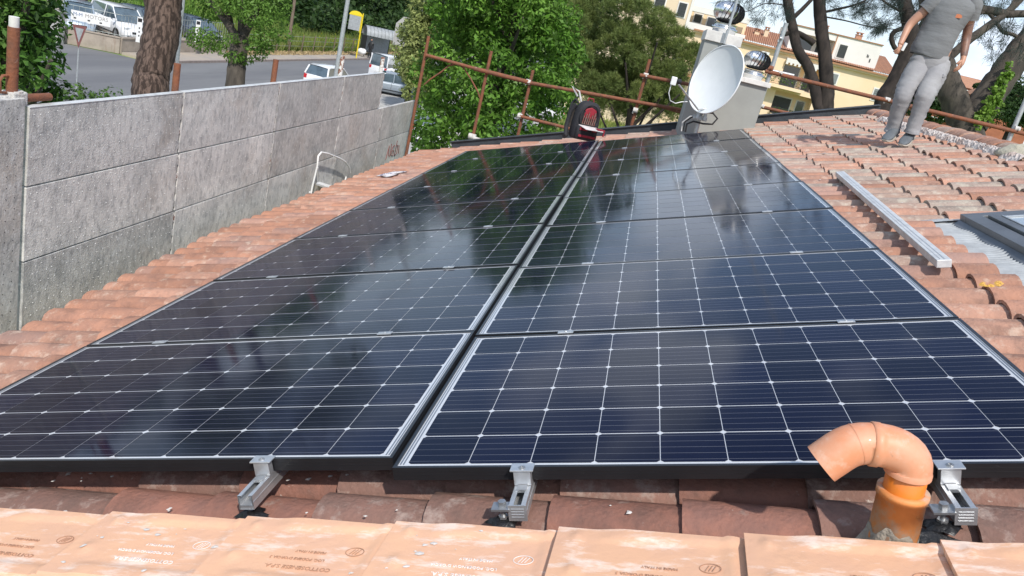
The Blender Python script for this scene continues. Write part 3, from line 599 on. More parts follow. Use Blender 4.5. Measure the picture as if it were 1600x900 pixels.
def lump(name, c, r, m, n=10, amp=.3, flat=(1, 1, 1), parent=None, seed=0):
    e = MB(); rr = random.Random(seed); vs = []
    for i in range(n + 1):
        th = math.pi * i / n
        for j in range(n * 2):
            ph = math.pi * j / n; k = r * (1 + amp * (math.sin(3 * ph + seed) * math.sin(2 * th + seed) * .5 + rr.uniform(-.4, .4)) * (1 if 0 < i < n else 0))
            vs.append((c[0] + k * flat[0] * math.sin(th) * math.cos(ph), c[1] + k * flat[1] * math.sin(th) * math.sin(ph), c[2] + k * flat[2] * math.cos(th)))
    e.add(vs, [(i * 2 * n + j, i * 2 * n + (j + 1) % (2 * n), (i + 1) * 2 * n + (j + 1) % (2 * n), (i + 1) * 2 * n + j) for i in range(n) for j in range(2 * n)], True)
    return e.build(name, m, parent)
u, v = onroof(612, 272, -.075); o = lump('crumpled_cloth', (0, 0, 0), .05, 'cloth', 8, .9, (1.0, 3.2, .35), None, 3); o.matrix_basis = ROOF @ Matrix.Translation((u, v, -.075)) @ Matrix.Rotation(R(-38), 4, 'Z'); tag(o, 'small crumpled grey and white cloth left on the eave tiles', 'cloth')
u, v = onroof(1585, 228, -.03); o = lump('stone', (0, 0, 0), .13, 'stone', 9, .25, (1.0, 1.5, .55), None, 5); o.matrix_basis = ROOF @ Matrix.Translation((u - .02, v - .1, -.08)); tag(o, 'pale boulder-like lump of cement beside the ridge tiles', 'stone')
# ================================================================== metal scaffold hoarding on the left
WX = -3.0
sc = empty('scaffold_hoarding', (WX, 2.4, 3.6), 'tall hoarding of dimpled grey metal scaffold boards along the left eave', 'hoarding')
def sl_(p): return (p[0] - WX, p[1] - 2.4, p[2] - 3.6)
def zt(row, y): return 5.412 + .009 * (y - 2.4) - .478 * row
rows = [[2.425, 4.03, 5.69, 7.37, 8.82], [2.425, 4.05, 5.70, 7.42, 9.02, 10.62], [2.43, 4.07, 5.72, 7.50, 9.06, 10.70], [2.43, 4.1, 5.8, 7.5, 9.1, 10.7]]
dm = MB(); cp = MB(); U0 = random.uniform
for r, ys in enumerate(rows):
    for i in range(len(ys) - 1):
        y0, y1 = ys[i] + .012, ys[i + 1] - .012; ta, tb = zt(r, y0), zt(r, y1); h = .468; b = MB()
        b.add([sl_(p) for p in ((WX, y0, ta - h), (WX, y1, tb - h), (WX, y1, tb), (WX, y0, ta), (WX - .04, y0, ta - h), (WX - .04, y1, tb - h), (WX - .04, y1, tb), (WX - .04, y0, ta))],
              [(0, 1, 2, 3), (7, 6, 5, 4), (0, 4, 5, 1), (1, 5, 6, 2), (3, 2, 6, 7), (0, 3, 7, 4)])
        if r == 0: b.mi = 1; b.add([sl_(p) for p in ((WX + .003, y0, ta - .001), (WX + .003, y1, tb - .001), (WX + .003, y1, tb + .006), (WX + .003, y0, ta + .006), (WX - .045, y0, ta - .001), (WX - .045, y1, tb - .001), (WX - .045, y1, tb + .006), (WX - .045, y0, ta + .006))], [(0, 1, 2, 3), (7, 6, 5, 4), (0, 4, 5, 1), (1, 5, 6, 2), (3, 2, 6, 7), (0, 3, 7, 4)])
        b.build('metal_board', ['board', 'board_edge'], sc, .003)
        if r < 3 and i < 2:
            for a in range(int((y1 - y0) / .062)):
                for c_ in range(7):
                    y = y0 + .035 + a * .062 + (.031 if c_ % 2 else 0); z = zt(r, y) - .035 - c_ * .066; s = (.0046 if random.random() < .7 else .0034) * (1.0 if r else .8)
                    y += U0(-.012, .012); z += U0(-.012, .012)
                    if y > y1 - .03 or random.random() < .22: continue
                    p = sl_((WX, y, z)); dm.add([(0.0, p[1] + s * math.cos(t * 1.256), p[2] + s * math.sin(t * 1.256)) for t in range(5)] + [(.004, p[1], p[2])], [(t, (t + 1) % 5, 5) for t in range(5)])
        for c_ in range(4):
            if r < 3: z = zt(r, y1) - .06 - c_ * .115; cp.mi = int(random.random() < .5); cp.bb(sl_((WX - .02, y1 + .001, z - .03)), sl_((WX - .002, y1 + .022, z + .02)))
tag(dm.build('board_dimples', 'dimple', sc), kind='stuff'); tag(cp.build('board_hooks', ['board', 'rust_white'], sc), kind='stuff')
b = MB(); ya, yb = 1.55, 2.405
b.bb(sl_((WX - .04, ya, 3.6)), sl_((WX, yb, 5.47))); b.build('metal_board', ['board', 'board_edge'], sc, .003).data
dk = MB()
for a in range(12):
    for c_ in range(28): y = 1.62 + a * .066; z = 5.42 - c_ * .066; dk.add([(0.0, sl_((0, y, 0))[1] + .004 * math.cos(t * 1.256), sl_((0, 0, z))[2] + .004 * math.sin(t * 1.256)) for t in range(5)] + [(.003, y - 2.4, z - 3.6)], [(t, (t + 1) % 5, 5) for t in range(5)])
tag(dk.build('board_rivets', 'dark_gap', sc), kind='stuff')
b = MB(); 
for ys in (4.03, 5.69, 7.39, 8.95): b.bb(sl_((WX - .05, ys - .03, 3.6)), sl_((WX - .041, ys + .03, zt(0, ys) - .02 if ys < 8.9 else zt(1, ys))))
b.build('backing_strip', 'dark_gap', sc)
b = MB(); b.bb(sl_((WX - .6, 1.5, 3.68)), sl_((-2.78, 10.7, 3.72))); b.build('scaffold_deck', 'board', sc)
for y, top, m in ((4.03, 5.63, 'rust'), (5.69, 5.65, 'rust'), (7.40, 5.68, 'rust_white'), (8.86, 5.66, 'rust_white')):
    e = MB(); e.path([sl_((WX - .075, y, z)) for z in (3.7, 4.6, zt(0, y), top)], .026, 14); e.path([sl_((WX - .075, y, top + .0005)), sl_((WX - .075, y, top - .02))], [.022, .022], 12); e.build('scaffold_post', m, sc)
# graffiti scrawl sprayed on the last low board
e = MB(); g0 = Vector(sl_((WX + .004, 9.55, 4.30)))
for st_ in ([(0, -.10), (.06, .10), (.10, -.06)], [(.16, .12), (.17, -.08)], [(.33, .08), (.24, .06), (.22, -.06), (.32, -.08), (.32, 0), (.27, 0)], [(.42, .14), (.40, -.10), (.50, -.06), (.50, .06), (.42, .06)], [(.56, .05), (.60, -.08)]):
    e.path([(g0.x, g0.y + x, g0.z + z) for x, z in st_], .007, 4)
e.build('spray_scrawl', 'graffiti', sc)
# front-left tube and stub of the scaffold
P = atX(18, 150, -3.06); t = empty('scaffold_post', P, 'thick rusty scaffold tube with white tip above the left end of the hoarding', 'scaffold tube')
top = atX(20, 42, -3.06) - P
e = MB(); e.path([(0, 0, -.03), (0, 0, 0), (0, 0, top.z * .5), (0, 0, top.z)], .031, 18); e.build('tube', 'rust', t); e = MB(); e.path([(0, 0, top.z), (0, 0, top.z + .055)], .026, 16); e.build('white_spigot', 'cap', t)
e = MB(); e.path([(0, .03, -.015), (.0, .30, -.02)], .0235, 14); e.path([(0, .301, -.02), (0, .302, -.02)], [.0235, .0001], 14); e.build('tube_stub', 'rust', t)
e = MB(); e.bb((-.045, -.035, -.05), (.045, .075, .028)); e.tube((.0, .02, -.05), (.0, .02, .032), .045, n=14); e.bb((-.03, -.16, -.06), (.03, -.03, .01)); e.build('coupler', 'coupler', t, .01)
e = MB(); e.path([(0, -.04, .02), (0, -.085, .025), (0, -.09, .09), (0, -.07, .115), (0, -.02, .115)], .009, 8); e.build('handle_loop', 'rust', t)
# ================================================================== rear scaffold guard rail
GY = 10.3
def g(x, y, Y=GY): return atY(x, y, Y)
P = g(738, 212); gr = empty('scaffold_guardrail', P, 'rusty tube guard rail of scaffolding behind the far roof edge', 'guard rail')
def l_(p, P=P): return Vector(p) - P
def post(x0, y0, x1, y1, m='rust', r=.024, ext=1.2, name='post'):
    a, b_ = g(x0, y0), g(x1, y1); xm = (a.x + b_.x) / 2; e = MB(); e.path([l_((xm, GY, a.z - ext)), l_((xm, GY, a.z)), l_((xm, GY, (a.z + b_.z) / 2)), l_((xm, GY, b_.z))], r, 12); return e.build(name, m, gr)
def rail(x0, y0, x1, y1, m='rust', r=.024, dY=-.05, name='rail'):
    a, b_ = g(x0, y0), g(x1, y1); a.y += dY; b_.y += dY; e = MB(); e.path([l_(a), l_(a.lerp(b_, .33)), l_(a.lerp(b_, .66)), l_(b_)], r, 12); return e.build(name, m, gr)
def coup(x, y, m='coupler', s=1.0):
    p = g(x, y); p.y -= .04; e = MB(); e.path([l_(p + Vector((-.034, .0, 0)) * s), l_(p + Vector((.034, 0, 0)) * s)], .037 * s, 12); e.path([l_(p + Vector((0, .035, -.036)) * s), l_(p + Vector((0, .035, .036)) * s)], .036 * s, 12)
    e.tube(l_(p + Vector((.01, -.035, 0))), l_(p + Vector((.01, -.058, 0))), .013); e.tube(l_(p + Vector((-.028, .0, -.02))), l_(p + Vector((-.028, -.0, -.052))), .012); return e.build('coupler', m, gr, .003)
post(648, 160, 672, 57); post(738, 212, 769, 80); post(808, 212, 834, 110); post(985, 196, 1017, 93)
rail(667, 86, 762, 112, r=.025); rail(742, 107, 826, 128, r=.032); rail(822, 128, 1180, 192, r=.026); rail(813, 181, 960, 218, r=.024, dY=-.06); rail(1000, 117, 1150, 146, r=.026, dY=-.06)
rail(1195, 111, 1386, 157, r=.028); rail(1386, 157, 1720, 238, r=.028); rail(1190, 167, 1290, 190, r=.024, dY=-.055); rail(1020, 163, 1066, 176, r=.02)
for x, y in ((826, 128), (813, 181), (1009, 118), (993, 172), (1385, 156)): coup(x, y)
# curved gusset brace between the two left posts
pts = [(663, 132), (672, 124), (690, 112), (702, 102), (716, 100), (726, 108), (736, 124), (746, 142), (751, 156), (749, 166)]
e = MB(); e.path([l_(g(*p)) for p in pts], .012, 8); e.build('curved_brace', 'rust', gr)
e = MB(); a = g(738, 213); e.path([l_(a + Vector((-.05, -.03, 0))), l_(a + Vector((.06, -.03, 0)))], .045, 12); e.path([l_(a + Vector((.03, -.06, -.01))), l_(a + Vector((.22, -.06, -.02)))], .028, 10); e.build('white_coupler', 'coupler', gr)
post(1187, 190, 1221, 34, 'galv', .030, .8, 'galvanised_post'); a = g(1203, 107); coup(1203, 107, 'rust', 1.1); coup(1219, 114, 'coupler', .75); coup(1190, 166, 'coupler', .9); coup(1220, 60, 'galv', .6)
post(1584, 204, 1604, 150, 'galv', .030, .8, 'galvanised_post'); coup(1587, 201, 'coupler')
rail(1186, 106, 1240, 118, 'galv', .022, -.02, 'galvanised_stub')
# ================================================================== chimney with two turbine vents
CY = 9.0
def c_(x, y, Y=CY): return atY(x, y, Y)
bl = c_(1056, 206); tl = c_(1104, 48); tr = c_(1155, 62); br2 = c_(1166, 196)
P = Vector((bl.x, CY, bl.z - .25)); ch_ = empty('chimney', P, 'grey rendered chimney in two steps with white caps and turbine vents', 'chimney')
x0 = bl.x * .4 + tl.x * .6 + .02; x1 = tr.x + .01; x2 = c_(1197, 133).x + .03; zt1 = c_(1104, 62).z; zt2 = c_(1190, 135).z; D = .85
e = MB(); e.bb((x0 - P.x, 0, 0), (x1 - P.x, D, zt1 - P.z)); e.build('tall_stack', 'chimney', ch_)
e = MB(); e.bb((x1 - P.x, .04, 0), (x2 - P.x, D, zt2 - P.z)); e.build('low_stack', 'chimney', ch_)
e = MB(); e.bb((x0 - .012 - P.x, -.03, zt1 - P.z), (x1 + .03 - P.x, D + .03, zt1 + .125 - P.z)); e.build('chimney_cap', 'cap', ch_, .004)
e = MB(); e.bb((x1 + .0 - P.x, .0, zt2 - P.z), (x2 + .03 - P.x, D + .03, zt2 + .06 - P.z)); e.build('chimney_cap', 'cap', ch_, .004)
def turbine(cx, cy, z0, s):
    e = MB(); e.lathe([(.15 * s, 0), (.15 * s, .05 * s), (.17 * s, .055 * s), (.17 * s, .085 * s), (.14 * s, .09 * s), (.14 * s, .13 * s), (.16 * s, .135 * s)], (cx, cy, z0), 24); nk = e.build('vent_base', 'chrome', ch_)
    hd = MB(); hd.lathe([(.155 * s, .135 * s), (.12 * s, .14 * s), (.0, .14 * s)], (cx, cy, z0), 24); hd.lathe([(.0, .415 * s), (.06 * s, .41 * s), (.085 * s, .395 * s)], (cx, cy, z0), 20); hd.lathe([(.12 * s, .15 * s), (.17 * s, .21 * s), (.18 * s, .27 * s), (.14 * s, .36 * s), (.07 * s, .395 * s)], (cx, cy, z0), 18)
    hd.mi = 0; H_ = hd.build('turbine_head', 'dark', ch_)
    n = 22
    for k in range(n):
        v = MB(); vs = []
        for q in range(8):
            t = q / 7; ph = math.pi * (.10 + .80 * t); rr = .205 * s * math.sin(ph) ** .75; z = z0 + .275 * s - .135 * s * math.cos(ph)
            for dd, ro in ((0, .0), (.20, -.018 * s)):
                a = 2 * math.pi * k / n + .55 * t + dd; vs.append((cx + (rr + ro) * math.cos(a), cy + (rr + ro) * math.sin(a), z))
        v.add(vs, [(2 * q, 2 * q + 1, 2 * q + 3, 2 * q + 2) for q in range(7)], True); v.build('vane', 'chrome', H_)
tc1 = atY(1132, 46, CY + .35); turbine(tc1.x - P.x, .38, zt1 + .12 - P.z, .98)
tc2 = atY(1180, 118, CY + .40); turbine(tc2.x - P.x - .03, .42, zt2 + .055 - P.z, .86)
# ================================================================== satellite dish and aerial mast
DYY = 8.62
m0 = atY(1088, 206, DYY); P = m0.copy(); P.z -= .06; sd = empty('satellite_dish', P, 'white satellite dish on a short pole in front of the grey chimney', 'satellite dish')
ctr = atY(1118, 124, DYY - .12); top_ = atY(1146, 80, DYY - .12); bot = atY(1089, 172, DYY - .12); lf = atY(1076, 138, DYY - .12); rt = atY(1160, 112, DYY - .12)
up = (top_ - bot); hh = up.length / 2
nrm_ = Vector((-.80, -.62, .21)).normalized()
upv = Vector((0, 0, 1)); upv = (upv - nrm_ * upv.dot(nrm_)).normalized(); rv = upv.cross(nrm_).normalized()
E_U, E_R = .425, .405
def dp(r, a, depth): return ctr + rv * (E_R * r * math.cos(a)) + upv * (E_U * r * math.sin(a)) - nrm_ * (depth * (1 - r * r)) - P
e = MB(); rings = [0.001, .2, .4, .6, .8, .93, 1.0]; n = 48; vs = [dp(r, 2 * math.pi * j / n, .085) for r in rings for j in range(n)]
e.add(vs, [(i * n + j, i * n + (j + 1) % n, (i + 1) * n + (j + 1) % n, (i + 1) * n + j) for i in range(len(rings) - 1) for j in range(n)], True)
vs = [dp(r, 2 * math.pi * j / n, .085) - nrm_ * .006 for r in rings for j in range(n)]; e.add(vs, [(i * n + j, (i + 1) * n + j, (i + 1) * n + (j + 1) % n, i * n + (j + 1) % n) for i in range(len(rings) - 1) for j in range(n)], True)
e.build('reflector', 'dish', sd)
e = MB(); e.path([dp(1.0, 2 * math.pi * j / n, .0) for j in range(n)] + [dp(1.0, 0, 0)], .009, 6); e.build('rim', 'dish', sd)
armb = dp(1.0, -math.pi / 2, 0) + upv * .02; lnb = atY(1057, 128, DYY - .62) - P
e = MB(); e.path([armb + nrm_ * -.03 + upv * .05 + rv * .03, armb + nrm_ * .04, lnb + Vector((.03, .02, -.02))], .011, 8); e.build('feed_arm', 'galv', sd)
e = MB(); dl = (lnb - (ctr - P)).normalized(); e.bb(lnb + Vector((-.065, -.03, -.045)), lnb + Vector((.0, .04, .05))); e.build('receiver', 'white', sd, .008)
e = MB(); e.path([lnb + Vector((.0, 0, .01)), lnb - dl * .055], [.022, .032], 14); e.build('feed_horn', 'dark', sd)
e = MB(); e.path([lnb + Vector((-.05, 0, -.04)), lnb + Vector((-.05, 0, -.14)), lnb + Vector((-.01, .02, -.22)), lnb + Vector((.06, .1, -.24)), lnb + Vector((.13, .2, -.21)), lnb + Vector((.2, .35, -.2))], .006, 6); e.build('coax_cable', 'white', sd)
bk = atY(1093, 185, DYY) - P
e = MB(); e.path([Vector((0, 0, -.05)), Vector((0, 0, 0)), Vector((bk.x * .5, 0, bk.z * .6)), bk], .022, 12); e.path([bk, bk + Vector((.02, .0, .2))], .022, 12); e.build('pole', 'galv', sd)
e = MB(); e.box(bk + Vector((-.0, -.05, .01)), (.17, .05, .05)); e.box(bk + Vector((-.04, -.08, .045)), (.035, .10, .09)); e.box(bk + Vector((.05, -.08, .045)), (.035, .10, .09)); e.build('mount_bracket', 'galv', sd, .003)
e = MB(); e.path([bk + Vector(p) for p in ((.02, .02, .08), (.14, .02, .10), (.21, .0, .05), (.17, -.01, -.03), (.06, -.02, -.05), (-.06, -.02, -.05), (-.13, -.02, -.10), (-.12, -.02, -.2))], .012, 8); e.path([bk + Vector(p) for p in ((.0, -.03, .02), (-.09, -.03, .0), (-.16, -.02, -.08), (-.15, -.02, -.2))], .008, 8); e.build('cable_loop', 'dark', sd)
e = MB(); e.path([bk + Vector(p) for p in ((-.03, -.05, .03), (-.12, -.05, -.0), (-.19, -.04, -.09), (-.17, -.04, -.2))], .007, 8); e.build('white_cable', 'cable', sd)
a = atY(1128, 78, CY - .10); b_ = atY(1150, -5, CY - .10); am = empty('aerial_mast', Vector((a.x, CY - .10, a.z - .1)), 'slim galvanised aerial mast clamped to the front of the chimney', 'mast'); P = Vector(am.location)
e = MB(); e.path([(0, 0, 0), (0, 0, .35), (0, 0, 2.2)], .017, 12); e.path([(0, 0, 0), (0, 0, .16)], .022, 12); e.build('mast_tube', 'galv', am)
e = MB(); e.path([(0, 0, .16), (0, 0, .175)], .0225, 12); e.build('tape_band', 'dark', am)
e = MB(); e.bb((-.12, .04, .0), (.11, .05, .055)); e.bb((-.03, -.02, .0), (.03, .045, .05)); e.tube((-.085, .05, .028), (-.085, .03, .028), .008); e.tube((.085, .05, .028), (.085, .03, .028), .008); e.build('wall_bracket', 'galv', am)
# ================================================================== open tool backpack
u, v = onroof(905, 216, -.07); P = roof(u, 8.35, -.075); P = atY(908, 217, 8.55)
bp = empty('backpack', P, 'open black and red tool backpack standing at the top of the left panels', 'backpack'); bp.rotation_euler = (0, 0, R(22))
def sq(w_, d, z, cx=0, cy=0, n=20, p=.55): return [(cx + w_ * math.copysign(abs(math.cos(a)) ** p, math.cos(a)), cy + d * math.copysign(abs(math.sin(a)) ** p, math.sin(a)), z) for a in [2 * math.pi * k / n for k in range(n)]]
def loft(e, rings, cap=True):
    n = len(rings[0]); vs = [p for r_ in rings for p in r_]; e.add(vs, [(i * n + j, i * n + (j + 1) % n, (i + 1) * n + (j + 1) % n, (i + 1) * n + j) for i in range(len(rings) - 1) for j in range(n)], True)
    if cap: e.add(rings[0], [tuple(range(n - 1, -1, -1))]); e.add(rings[-1], [tuple(range(n))])
e = MB(); loft(e, [sq(.155, .10, .0), sq(.170, .115, .04), sq(.168, .112, .2), sq(.160, .10, .34), sq(.135, .085, .42), sq(.09, .06, .465), sq(.02, .02, .478)]); e.build('bag_body', 'pack', bp)
e = MB(); loft(e, [[(x * 1.0, -.112 - .0 * z, z) for x, z in ((-.08, .27), (.08, .27), (.088, .33), (.065, .39), (0, .415), (-.065, .39), (-.088, .33))], [(x * .9, -.120, z) for x, z in ((-.08, .28), (.08, .28), (.085, .33), (.06, .38), (0, .405), (-.06, .38), (-.085, .33))]]); e.build('red_lining', 'pack_red', bp); e = MB(); e.add([(x, -.119, z) for x, z in ((-.10, .19), (.10, .19), (.105, .30), (.08, .36), (-.08, .36), (-.105, .30))] + [(x, -.113, z) for x, z in ((-.10, .19), (.10, .19), (.105, .30), (.08, .36), (-.08, .36), (-.105, .30))], [tuple(range(6)), tuple(range(11, 5, -1))]); e.build('dark_opening', 'dark', bp)
e = MB(); pts = [(.118 * math.cos(a), -.121, .29 + .155 * math.sin(a)) for a in np.linspace(-.6, math.pi + .6, 16)]; e.path(pts, .013, 8); e.build('opening_rim', 'pack', bp)
e = MB()
for k in range(7): x = -.08 + k * .026; e.tube((x, -.126, .20), (x + .004 * (k % 3), -.135, .30 + .03 * (k % 3)), .007 + .002 * (k % 2), n=8)
tag(e.build('hand_tools', 'toolm', bp), kind='stuff')
e = MB(); loft(e, [sq(.13, .035, .01, 0, -.125), sq(.14, .05, .05, 0, -.13), sq(.135, .045, .15, 0, -.13), sq(.12, .03, .175, 0, -.125)]); e.build('front_pocket', 'pack', bp)
e = MB(); e.box((0, -.182, .06), (.22, .006, .028)); e.box((-.06, -.178, .145), (.10, .012, .035)); e.box((.08, -.178, .148), (.06, .012, .03)); e.build('red_trim', 'pack_red', bp)
e = MB(); e.add([(-.12, -.12, .185), (.12, -.12, .185), (.145, -.33, .178), (-.07, -.30, .165), (-.12, -.12, .178), (.12, -.12, .178), (.145, -.33, .170), (-.07, -.30, .158)], [(0, 1, 2, 3), (7, 6, 5, 4), (0, 3, 7, 4), (1, 0, 4, 5), (2, 1, 5, 6), (3, 2, 6, 7)]); e.build('open_flap', 'paper', bp)
e = MB(); e.box((.12, -.27, .185), (.09, .1, .012)); e.box((.165, -.30, .155), (.014, .02, .08)); e.build('flap_trim', 'pack_red', bp)
e = MB(); e.path([(-.16, .05, .40), (-.20, .08, .30), (-.215, .06, .12), (-.20, .02, .0), (-.23, 0, -.01)], .030, 8); e.path([(-.13, .07, .42), (-.165, .10, .46), (-.20, .10, .40), (-.21, .09, .2)], .018, 8); e.build('shoulder_strap', 'pack', bp)
e = MB(); e.path([(-.04, .0, .47), (-.03, 0, .51), (.03, 0, .51), (.04, 0, .47)], .009, 8); e.build('grab_handle', 'pack_red', bp)
e = MB(); e.path([(-.10, .06, .44), (-.16, .06, .56), (-.26, .04, .60), (-.18, .02, .50)], .012, 8); e.build('loose_strap', 'cable', bp)
# ================================================================== white step ladder beyond the eave
LX = -2.93
def la(x, y, X=LX): return atX(x, y, X)
P = la(500, 318); ld = empty('step_ladder', P, 'small white step ladder leaning up behind the eave by the hoarding', 'step ladder')
def ll(x, y, dx=0): return la(x, y, LX + dx) - P
e = MB(); e.path([ll(483, 318), ll(488, 292), ll(496, 258), ll(497, 244), ll(502, 238), ll(512, 240), ll(530, 247), ll(540, 253), ll(546, 262), ll(547, 270)], .011, 8); e.build('front_hoop', 'white', ld)
e = MB(); e.path([ll(541, 276, -.02), ll(536, 292, -.02), ll(533, 305, -.02)], .010, 8); e.build('side_leg', 'white', ld)
e = MB(); e.path([ll(496, 262, -.03), ll(496, 290, -.06), ll(497, 320, -.1)], .010, 8); e.path([ll(484, 300), ll(488, 318)], .009, 6); e.build('rear_leg', 'white', ld)
e = MB(); q = [la(494, 286, LX - .02), la(503, 282, LX - .12), la(536, 292, LX - .12), la(525, 297, LX + .02)]; q = [p - P for p in q]; z = sum(p.z for p in q) / 4
a, b_, c__, d_ = [Vector((p.x, p.y, p.z)) for p in q]; th = Vector((0, 0, -.022)); e.add([a, b_, c__, d_, a + th, b_ + th, c__ + th, d_ + th], [(0, 1, 2, 3), (7, 6, 5, 4), (0, 4, 5, 1), (1, 5, 6, 2), (2, 6, 7, 3), (3, 7, 4, 0)]); e.build('tread', 'white', ld)
# ================================================================== the worker
PY = 6.294
def pp(x, y, dY=0.0): return atY(x, y, PY + dY)
P = pp(1405, 218); man = empty('person', P, 'worker in grey T-shirt and grey cargo trousers walking down the tiles', 'person')
def skin(name, verts, edges, radii, m, lvl=2, root=0, flat=None):
    me = bpy.data.meshes.new(name); me.from_pydata([tuple(Vector(v) - P) for v in verts], edges, []); o = bpy.data.objects.new(name, me); C.objects.link(o); o.parent = man
    md = o.modifiers.new('skin', 'SKIN'); md.use_smooth_shade = True; sv = me.skin_vertices[0].data
    for i, r in enumerate(radii): sv[i].radius = r if hasattr(r, '__len__') else (r, r)
    sv[root].use_root = True; s = o.modifiers.new('sub', 'SUBSURF'); s.levels = lvl; s.render_levels = lvl; me.materials.append(M[m]); return o
hip = pp(1456, 92); chest = pp(1484, 30, .0); neck = pp(1497, -6, .0); head = pp(1503, -36, -.05)
# body: continuous skin from pelvis to head, arms, hands, legs
shL, elL, wrL = pp(1462, 2, .02), pp(1421, 38, .05), pp(1409, 64, -.02)
shR, elR, wrR = pp(1521, 6, .05), pp(1510, 58, .10), pp(1505, 93, .02)
kneeL, ankL = pp(1412, 148, -.10), pp(1395, 200, .0); kneeR, ankR = pp(1446, 148, -.16), pp(1426, 203, -.12)
V = [hip, (hip + chest) / 2, chest, neck, head, shL, elL, wrL, pp(1406, 71, -.05), shR, elR, wrR, pp(1501, 103, .0), pp(1437, 100), kneeL, ankL, pp(1464, 104, -.02), kneeR, ankR]
Ed = [(0, 1), (1, 2), (2, 3), (3, 4), (2, 5), (5, 6), (6, 7), (7, 8), (2, 9), (9, 10), (10, 11), (11, 12), (0, 13), (13, 14), (14, 15), (0, 16), (16, 17), (17, 18)]
body = skin('body', V, Ed, [.11, .10, .10, .048, .075, .052, .040, .027, .024, .052, .036, .026, .022, .07, .05, .035, .07, .05, .035], 'skin', 2)
# tattooed forearm sleeve of skin
skin('tattooed_forearm', [elR + (shR - elR) * .55, elR, (elR + wrR) / 2, wrR + (elR - wrR) * .04], [(0, 1), (1, 2), (2, 3)], [.0455, .0415, .038, .0285], 'skin_tan', 2)
def hand(wr, tip, side, curl, name):
    d = (tip - wr).normalized(); w_ = Vector((.75, .65, 0)) * side; w_ = (w_ - d * w_.dot(d)).normalized(); nrm2 = d.cross(w_).normalized() * curl
    for k in range(4):
        b0 = tip + w_ * (.016 - k * .0115) - d * .008; Lf = (.062, .070, .066, .052)[k]
        skin('finger', [b0 - d * .03, b0, b0 + d * Lf * .45 + nrm2 * .010, b0 + d * Lf * .75 + nrm2 * (.03 + .006 * k)], [(0, 1), (1, 2), (2, 3)], [.011, .0098, .0088, .0072], 'skin', 1)
    skin('thumb', [wr + d * .015 + w_ * .012, wr + d * .04 + w_ * .034, wr + d * .068 + w_ * .040 + nrm2 * .015], [(0, 1), (1, 2)], [.013, .0115, .0085], 'skin', 1)
    skin('palm', [wr, wr + d * .03 + w_ * .004, tip], [(0, 1), (1, 2)], [(.024, .02), (.030, .018), (.028, .015)], 'skin', 1)
hand(wrL, wrL + (pp(1406, 76, -.06) - wrL), 1, -1, 'hand'); hand(wrR, wrR + (pp(1499, 105, .0) - wrR), -1, 1, 'hand')
# shirt: lofted tube following the torso, with sleeves
fw = (CAM - hip); fw.z = 0; fw = fw.normalized(); sd_ = Vector((fw.y, -fw.x, 0)) * -1
if sd_.dot(_r) < 0: sd_ = -sd_
def ring(c, w_, d, ax, n=24, wr=0.0, ph=0):
    ax = ax.normalized(); s_ = (sd_ - ax * sd_.dot(ax)).normalized(); f_ = ax.cross(s_).normalized(); out = []
    for k in range(n):
        a = 2 * math.pi * k / n; m_ = 1 + wr * math.sin(a * 3 + ph) + wr * .6 * math.sin(a * 7 + ph * 2.3); out.append(Vector(c) + s_ * (w_ * m_ * math.cos(a)) + f_ * (d * m_ * math.sin(a)) - P)
    return out
tz = chest - hip
sh = MB(); rs = []
prof = [((1449, 89), .158, .115), ((1450, 86), .162, .118), ((1453, 78), .163, .122), ((1460, 66), .160, .120), ((1466, 54), .158, .115), ((1472, 42), .163, .112), ((1478, 30), .172, .112), ((1484, 18), .182, .108), ((1489, 8), .185, .10), ((1492, 0), .165, .088), ((1495, -6), .11, .07), ((1497, -9), .068, .062)]
rr_ = random.Random(11)
for i in range(len(prof) - 1):
    for s_ in range(3):
        t_ = s_ / 3; (xa, ya), wa, da = prof[i]; (xb, yb), wb_, db = prof[i + 1]; g_ = rr_.uniform(-1, 1) * (.008 if i < 7 else .003)
        rs.append(ring(pp(xa + (xb - xa) * t_, ya + (yb - ya) * t_), (wa + (wb_ - wa) * t_) * (1 + g_ * .4), (da + (db - da) * t_) * (1 + g_ * 2), tz + sd_ * (rr_.uniform(-.012, .012) if 0 < i < 8 else 0), 44, .014 if i < 9 else 0, i * 1.1 + s_ * .4))
rs.append(ring(pp(*prof[-1][0]), prof[-1][1], prof[-1][2], tz, 44))
loft(sh, rs, False); sh.build('t_shirt', 'shirt', man)
for s_, e_, nm in ((shL, elL, 'L'), (shR, elR, 'R')):
    d = (e_ - s_); q = MB(); a0 = s_ - d.normalized() * .03
    rr = [(.0, .062), (.25, .078), (.5, .074), (.72 if nm == 'R' else .50, .070)]
    pts = [a0 + d * t * .52 for t, r_ in rr]; q.path([p - P for p in [s_ - d * .15, s_, s_ + d * .22, s_ + d * (.48 if nm == 'R' else .40)]], [.060, .078, .072, .068], 18, caps=False, wob=.02); q.build('sleeve', 'shirt', man)
pc = pp(1497, 25, -.0); fwd = (CAM - pc).normalized(); q = MB(); rt_ = sd_; up_ = tz.normalized(); c0 = pc + fwd * .128
q.add([c0 + rt_ * (.040 * math.cos(a) * (1 if math.sin(a) < 0 else .8)) + up_ * (.017 * math.sin(a)) - P for a in np.linspace(0, 5.8, 14)] , [tuple(range(14))]); q.build('chest_print', 'orange_print', man)
